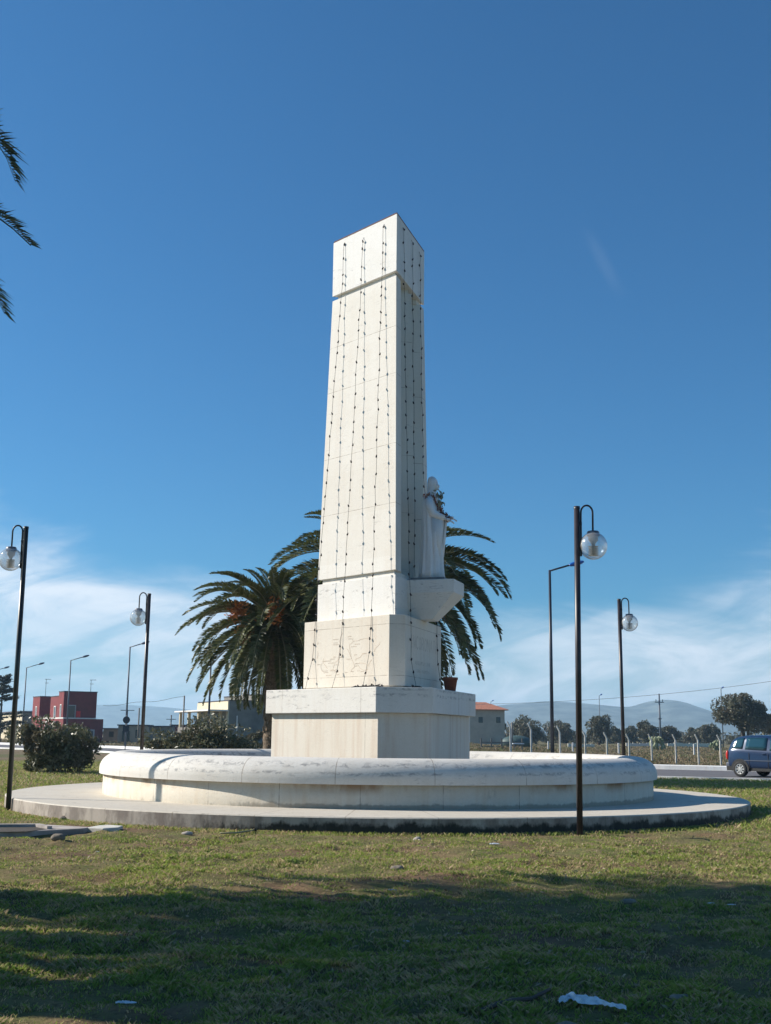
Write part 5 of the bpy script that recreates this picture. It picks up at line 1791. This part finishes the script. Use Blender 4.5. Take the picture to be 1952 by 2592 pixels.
def litter(px_, py_, wpx, hpx, label, seed, mk='white', path=None, name='plastic_litter', cat='litter', group='scraps of litter on the lawn'):
    """crumpled sheet lying on the grass"""
    p = gnd(px_, py_, 0.02)
    s_ = math.hypot(*p[:2]) / F
    W2 = wpx * s_
    z_ = float(height(p[0], p[1]))
    rs3 = random.Random(seed)
    nx3, ny3 = 26, 9
    vs_ = []
    path = path or [(-.5, 0), (0, 0.05), (.5, 0)]
    for j in range(ny3 + 1):
        for i in range(nx3 + 1):
            t_ = i / nx3
            k = t_ * (len(path) - 1)
            a_ = min(int(k), len(path) - 2)
            f_ = k - a_
            cx_ = path[a_][0] * (1 - f_) + path[a_ + 1][0] * f_
            cy_ = path[a_][1] * (1 - f_) + path[a_ + 1][1] * f_
            wv = W2 * .13 * (.55 + .9 * abs(mnoise.noise(Vector((t_ * 4 + seed, 0, 0)))) + .3) * math.sin(PI * min(max(t_, .04), .96)) ** .4
            n3 = mnoise.noise(Vector((t_ * 9 + seed, j * .5, 0)))
            v_ = (j / ny3 - .5) * 2
            vs_.append((cx_ * W2 + n3 * W2 * .03, cy_ * W2 * 1.0 + v_ * wv * (1 + .4 * n3), .025 + (1 - v_ * v_) * wv * .55 + abs(mnoise.noise(Vector((t_ * 14, j * 1.1, seed)))) * W2 * .09))
    fs_ = []
    for j in range(ny3):
        for i in range(nx3):
            a_ = j * (nx3 + 1) + i
            fs_.append((a_, a_ + 1, a_ + nx3 + 2, a_ + nx3 + 1))
    ob = MB().add(vs_, fs_).build(name, M[mk], None, False, loc=(p[0], p[1], z_))
    so = ob.modifiers.new('so', 'SOLIDIFY')
    so.thickness = .003
    return tag(ob, label, cat, group)


litter(1495, 2512, 145, 60, 'long crumpled white plastic bag in the shaded grass at the lower right', 3, path=[(-.50, .12), (-.36, .22), (-.30, .38), (-.20, .16), (.0, .08), (.15, .03), (.28, -.22), (.5, -.36)])
litter(321, 2494, 48, 20, 'folded white paper on the lawn at the lower left', 5)
litter(1520, 2183, 24, 14, 'small white paper scrap in the sunlit grass right of the nearest lamp', 6)
litter(1800, 2271, 18, 12, 'white scrap in the shade near the right edge', 7)
litter(1852, 2276, 20, 12, 'crumpled white scrap rightmost in the shaded grass', 8)
litter(1029, 2348, 16, 12, 'tiny white scrap in the shade near the centre', 9)
litter(1252, 2123, 26, 10, 'bluish plastic scrap at the foot of the platform', 10)
litter(1925, 2552, 18, 14, 'small pale scrap at the lower right corner', 11)
litter(248, 2137, 9, 8, 'tiny white speck of litter below the flat slab', 12)
litter(992, 2231, 26, 10, 'blue plastic lid lying at the edge of the shade', 13, 'bluelid')
# sticks
pts = [gnd(a_, b2, .02) for a_, b2 in ((1218, 2521), (1258, 2512), (1300, 2500), (1345, 2496), (1392, 2488))]
pts = [(p[0], p[1], float(height(p[0], p[1])) + .025) for p in pts]
tag(MB().tube(pts, [.012, .016, .016, .013, .010], 7).build('fallen_stick', M['twig'], None, True), 'dark fallen stick left of the white plastic bag', 'stick', 'sticks on the lawn')
pts = [gnd(a_, b2, .02) for a_, b2 in ((1868, 2501), (1910, 2506), (1955, 2513), (1985, 2516))]
pts = [(p[0], p[1], float(height(p[0], p[1])) + .02) for p in pts]
tag(MB().tube(pts, .007, 6).build('fallen_stick', M['wood'], None, True), 'thin pale stick at the right edge of the lawn', 'stick', 'sticks on the lawn')
pts = [gnd(a_, b2, .02) for a_, b2 in ((560, 2098), (600, 2097), (640, 2092), (648, 2088))]
pts = [(p[0], p[1] - .1, -.04) for p in pts]
tag(MB().tube(pts, .016, 6).build('fallen_stick', M['rachis'], None, True), 'dry twig lying against the platform at the left', 'stick', 'sticks on the lawn')

# ---------------------------------------------------------------- grass blades
rs = np.random.RandomState(12)


def blades(Xb, Yb, hgt, wid, lean):
    n_ = len(Xb)
    Zb = height(Xb, Yb)
    a_ = rs.uniform(0, 2 * PI, n_)
    la = rs.uniform(0, 2 * PI, n_)
    ll = lean * hgt * rs.uniform(.2, 1.3, n_)
    dx, dy = np.cos(a_) * wid / 2, np.sin(a_) * wid / 2
    b0 = np.stack([Xb - dx, Yb - dy, Zb - .01], 1)
    b1 = np.stack([Xb + dx, Yb + dy, Zb - .01], 1)
    mx, my = Xb + np.cos(la) * ll * .35, Yb + np.sin(la) * ll * .35
    m0 = np.stack([mx + dx * .8, my + dy * .8, Zb + hgt * .6], 1)
    tp = np.stack([Xb + np.cos(la) * ll, Yb + np.sin(la) * ll, Zb + hgt], 1)
    return np.stack([b0, b1, m0, tp], 1).reshape(-1, 3)


def okmask(Xb, Yb):
    r_ = np.hypot(Xb - CX, Yb - CY)
    k = r_ > RP + .02
    k &= ~((Xb < -4.55) & (Yb > 18.6) & (Yb < 20.9) & (Xb > -8))
    k &= pl_dist(Xb, Yb, NEARK) < -.1
    return k


out = []
# foreground lawn
n_ = 760000
Yb = 5.6 * (26 / 5.6) ** rs.rand(n_)
Xb = (rs.rand(n_) * 2 - 1) * (Yb * .345 + .5)
k = okmask(Xb, Yb)
Xb, Yb = Xb[k], Yb[k]
dens = vnoise(Xb * 1.6, Yb * 1.6) * .5 + vnoise(Xb * 5 + 40, Yb * 5) * .35 + vnoise(Xb * .45 + 7, Yb * .45) * .35
fine_ = vnoise(Xb * 13 + 5, Yb * 13)
k = rs.rand(len(Xb)) < np.clip((dens - .35) * 2.8, .05, 1) * np.clip(fine_ * 1.9 - .25, .08, 1)
Xb, Yb, dens = Xb[k], Yb[k], dens[k]
hg = (.012 + .04 * np.clip(dens - .35, 0, 1)) * rs.uniform(.5, 1.5, len(Xb))
tuft = vnoise(Xb * 3.3 + 100, Yb * 3.3) > .74
hg = np.where(tuft, hg * 1.45, hg)
out.append(blades(Xb, Yb, hg, rs.uniform(.0028, .0062, len(Xb)) * (1 + Yb / 18), 1.3))
# lawn beside and behind the platform
for (x0, x1, y0, y1, n_) in ((-19, -5, 24, 60, 60000), (6, 18, 22, 50, 60000)):
    Xb, Yb = rs.uniform(x0, x1, n_), rs.uniform(y0, y1, n_)
    k = okmask(Xb, Yb) & (np.abs(Xb) < Yb * .36 + 1)
    Xb, Yb = Xb[k], Yb[k]
    out.append(blades(Xb, Yb, rs.uniform(.03, .11, len(Xb)), rs.uniform(.012, .025, len(Xb)), 1.1))
# taller fringe along the platform edge and the kerb
th_ = rs.uniform(PI, 2 * PI, 9000)
rr2 = RP + .03 + np.abs(rs.normal(0, .16, 9000))
out.append(blades(CX + rr2 * np.cos(th_), CY + rr2 * np.sin(th_), rs.uniform(.02, .07, 9000), rs.uniform(.006, .012, 9000), .9))
go2 = np_mesh('lawn_grass', np.concatenate(out), 4, M['grass'])
tag(go2, 'short patchy green and dry grass of the lawn', 'grass', None, 'stuff')
# dead leaves, straw and grit lying in the grass
n_ = 5200
Yb = 5.7 * (24 / 5.7) ** rs.rand(n_)
Xb = (rs.rand(n_) * 2 - 1) * (Yb * .345 + .4)
k = okmask(Xb, Yb) & (vnoise(Xb * .8 + 31, Yb * .8) > .38)
Xb, Yb = Xb[k], Yb[k]
dl = np.stack([Xb, Yb, height(Xb, Yb) + .022], 1)
M['deadleaf'] = leafmat('dead_leaves', (0.42, 0.34, 0.22), (0.12, 0.075, 0.04), None, 0.1)
tag(np_mesh('dead_leaves', quads(dl, .016, rs, 1.6, .0) , 4, M['deadleaf']), 'dry leaves and straw bits scattered through the lawn', 'dead leaves', None, 'stuff')
# weeds in the field beyond the road
n_ = 90000
Yb = 54 * (200 / 54) ** rs.rand(n_)
Xb = (rs.rand(n_) * 2 - 1) * (Yb * .36)
k = (pl_dist(Xb, Yb, FARK) > 1.2)
Xb, Yb = Xb[k], Yb[k]
pat = vnoise(Xb * .25, Yb * .12)
hg = (.06 + .30 * np.clip(pat - .3, 0, 1)) * rs.uniform(.5, 1.4, len(Xb))
wd = np_mesh('field_weeds', blades(Xb, Yb, hg, rs.uniform(.05, .10, len(Xb)) * (Yb / 70), .8), 4, M['weeds'])
tag(wd, 'brown and green weeds covering the field beyond the road', 'weeds', None, 'stuff')
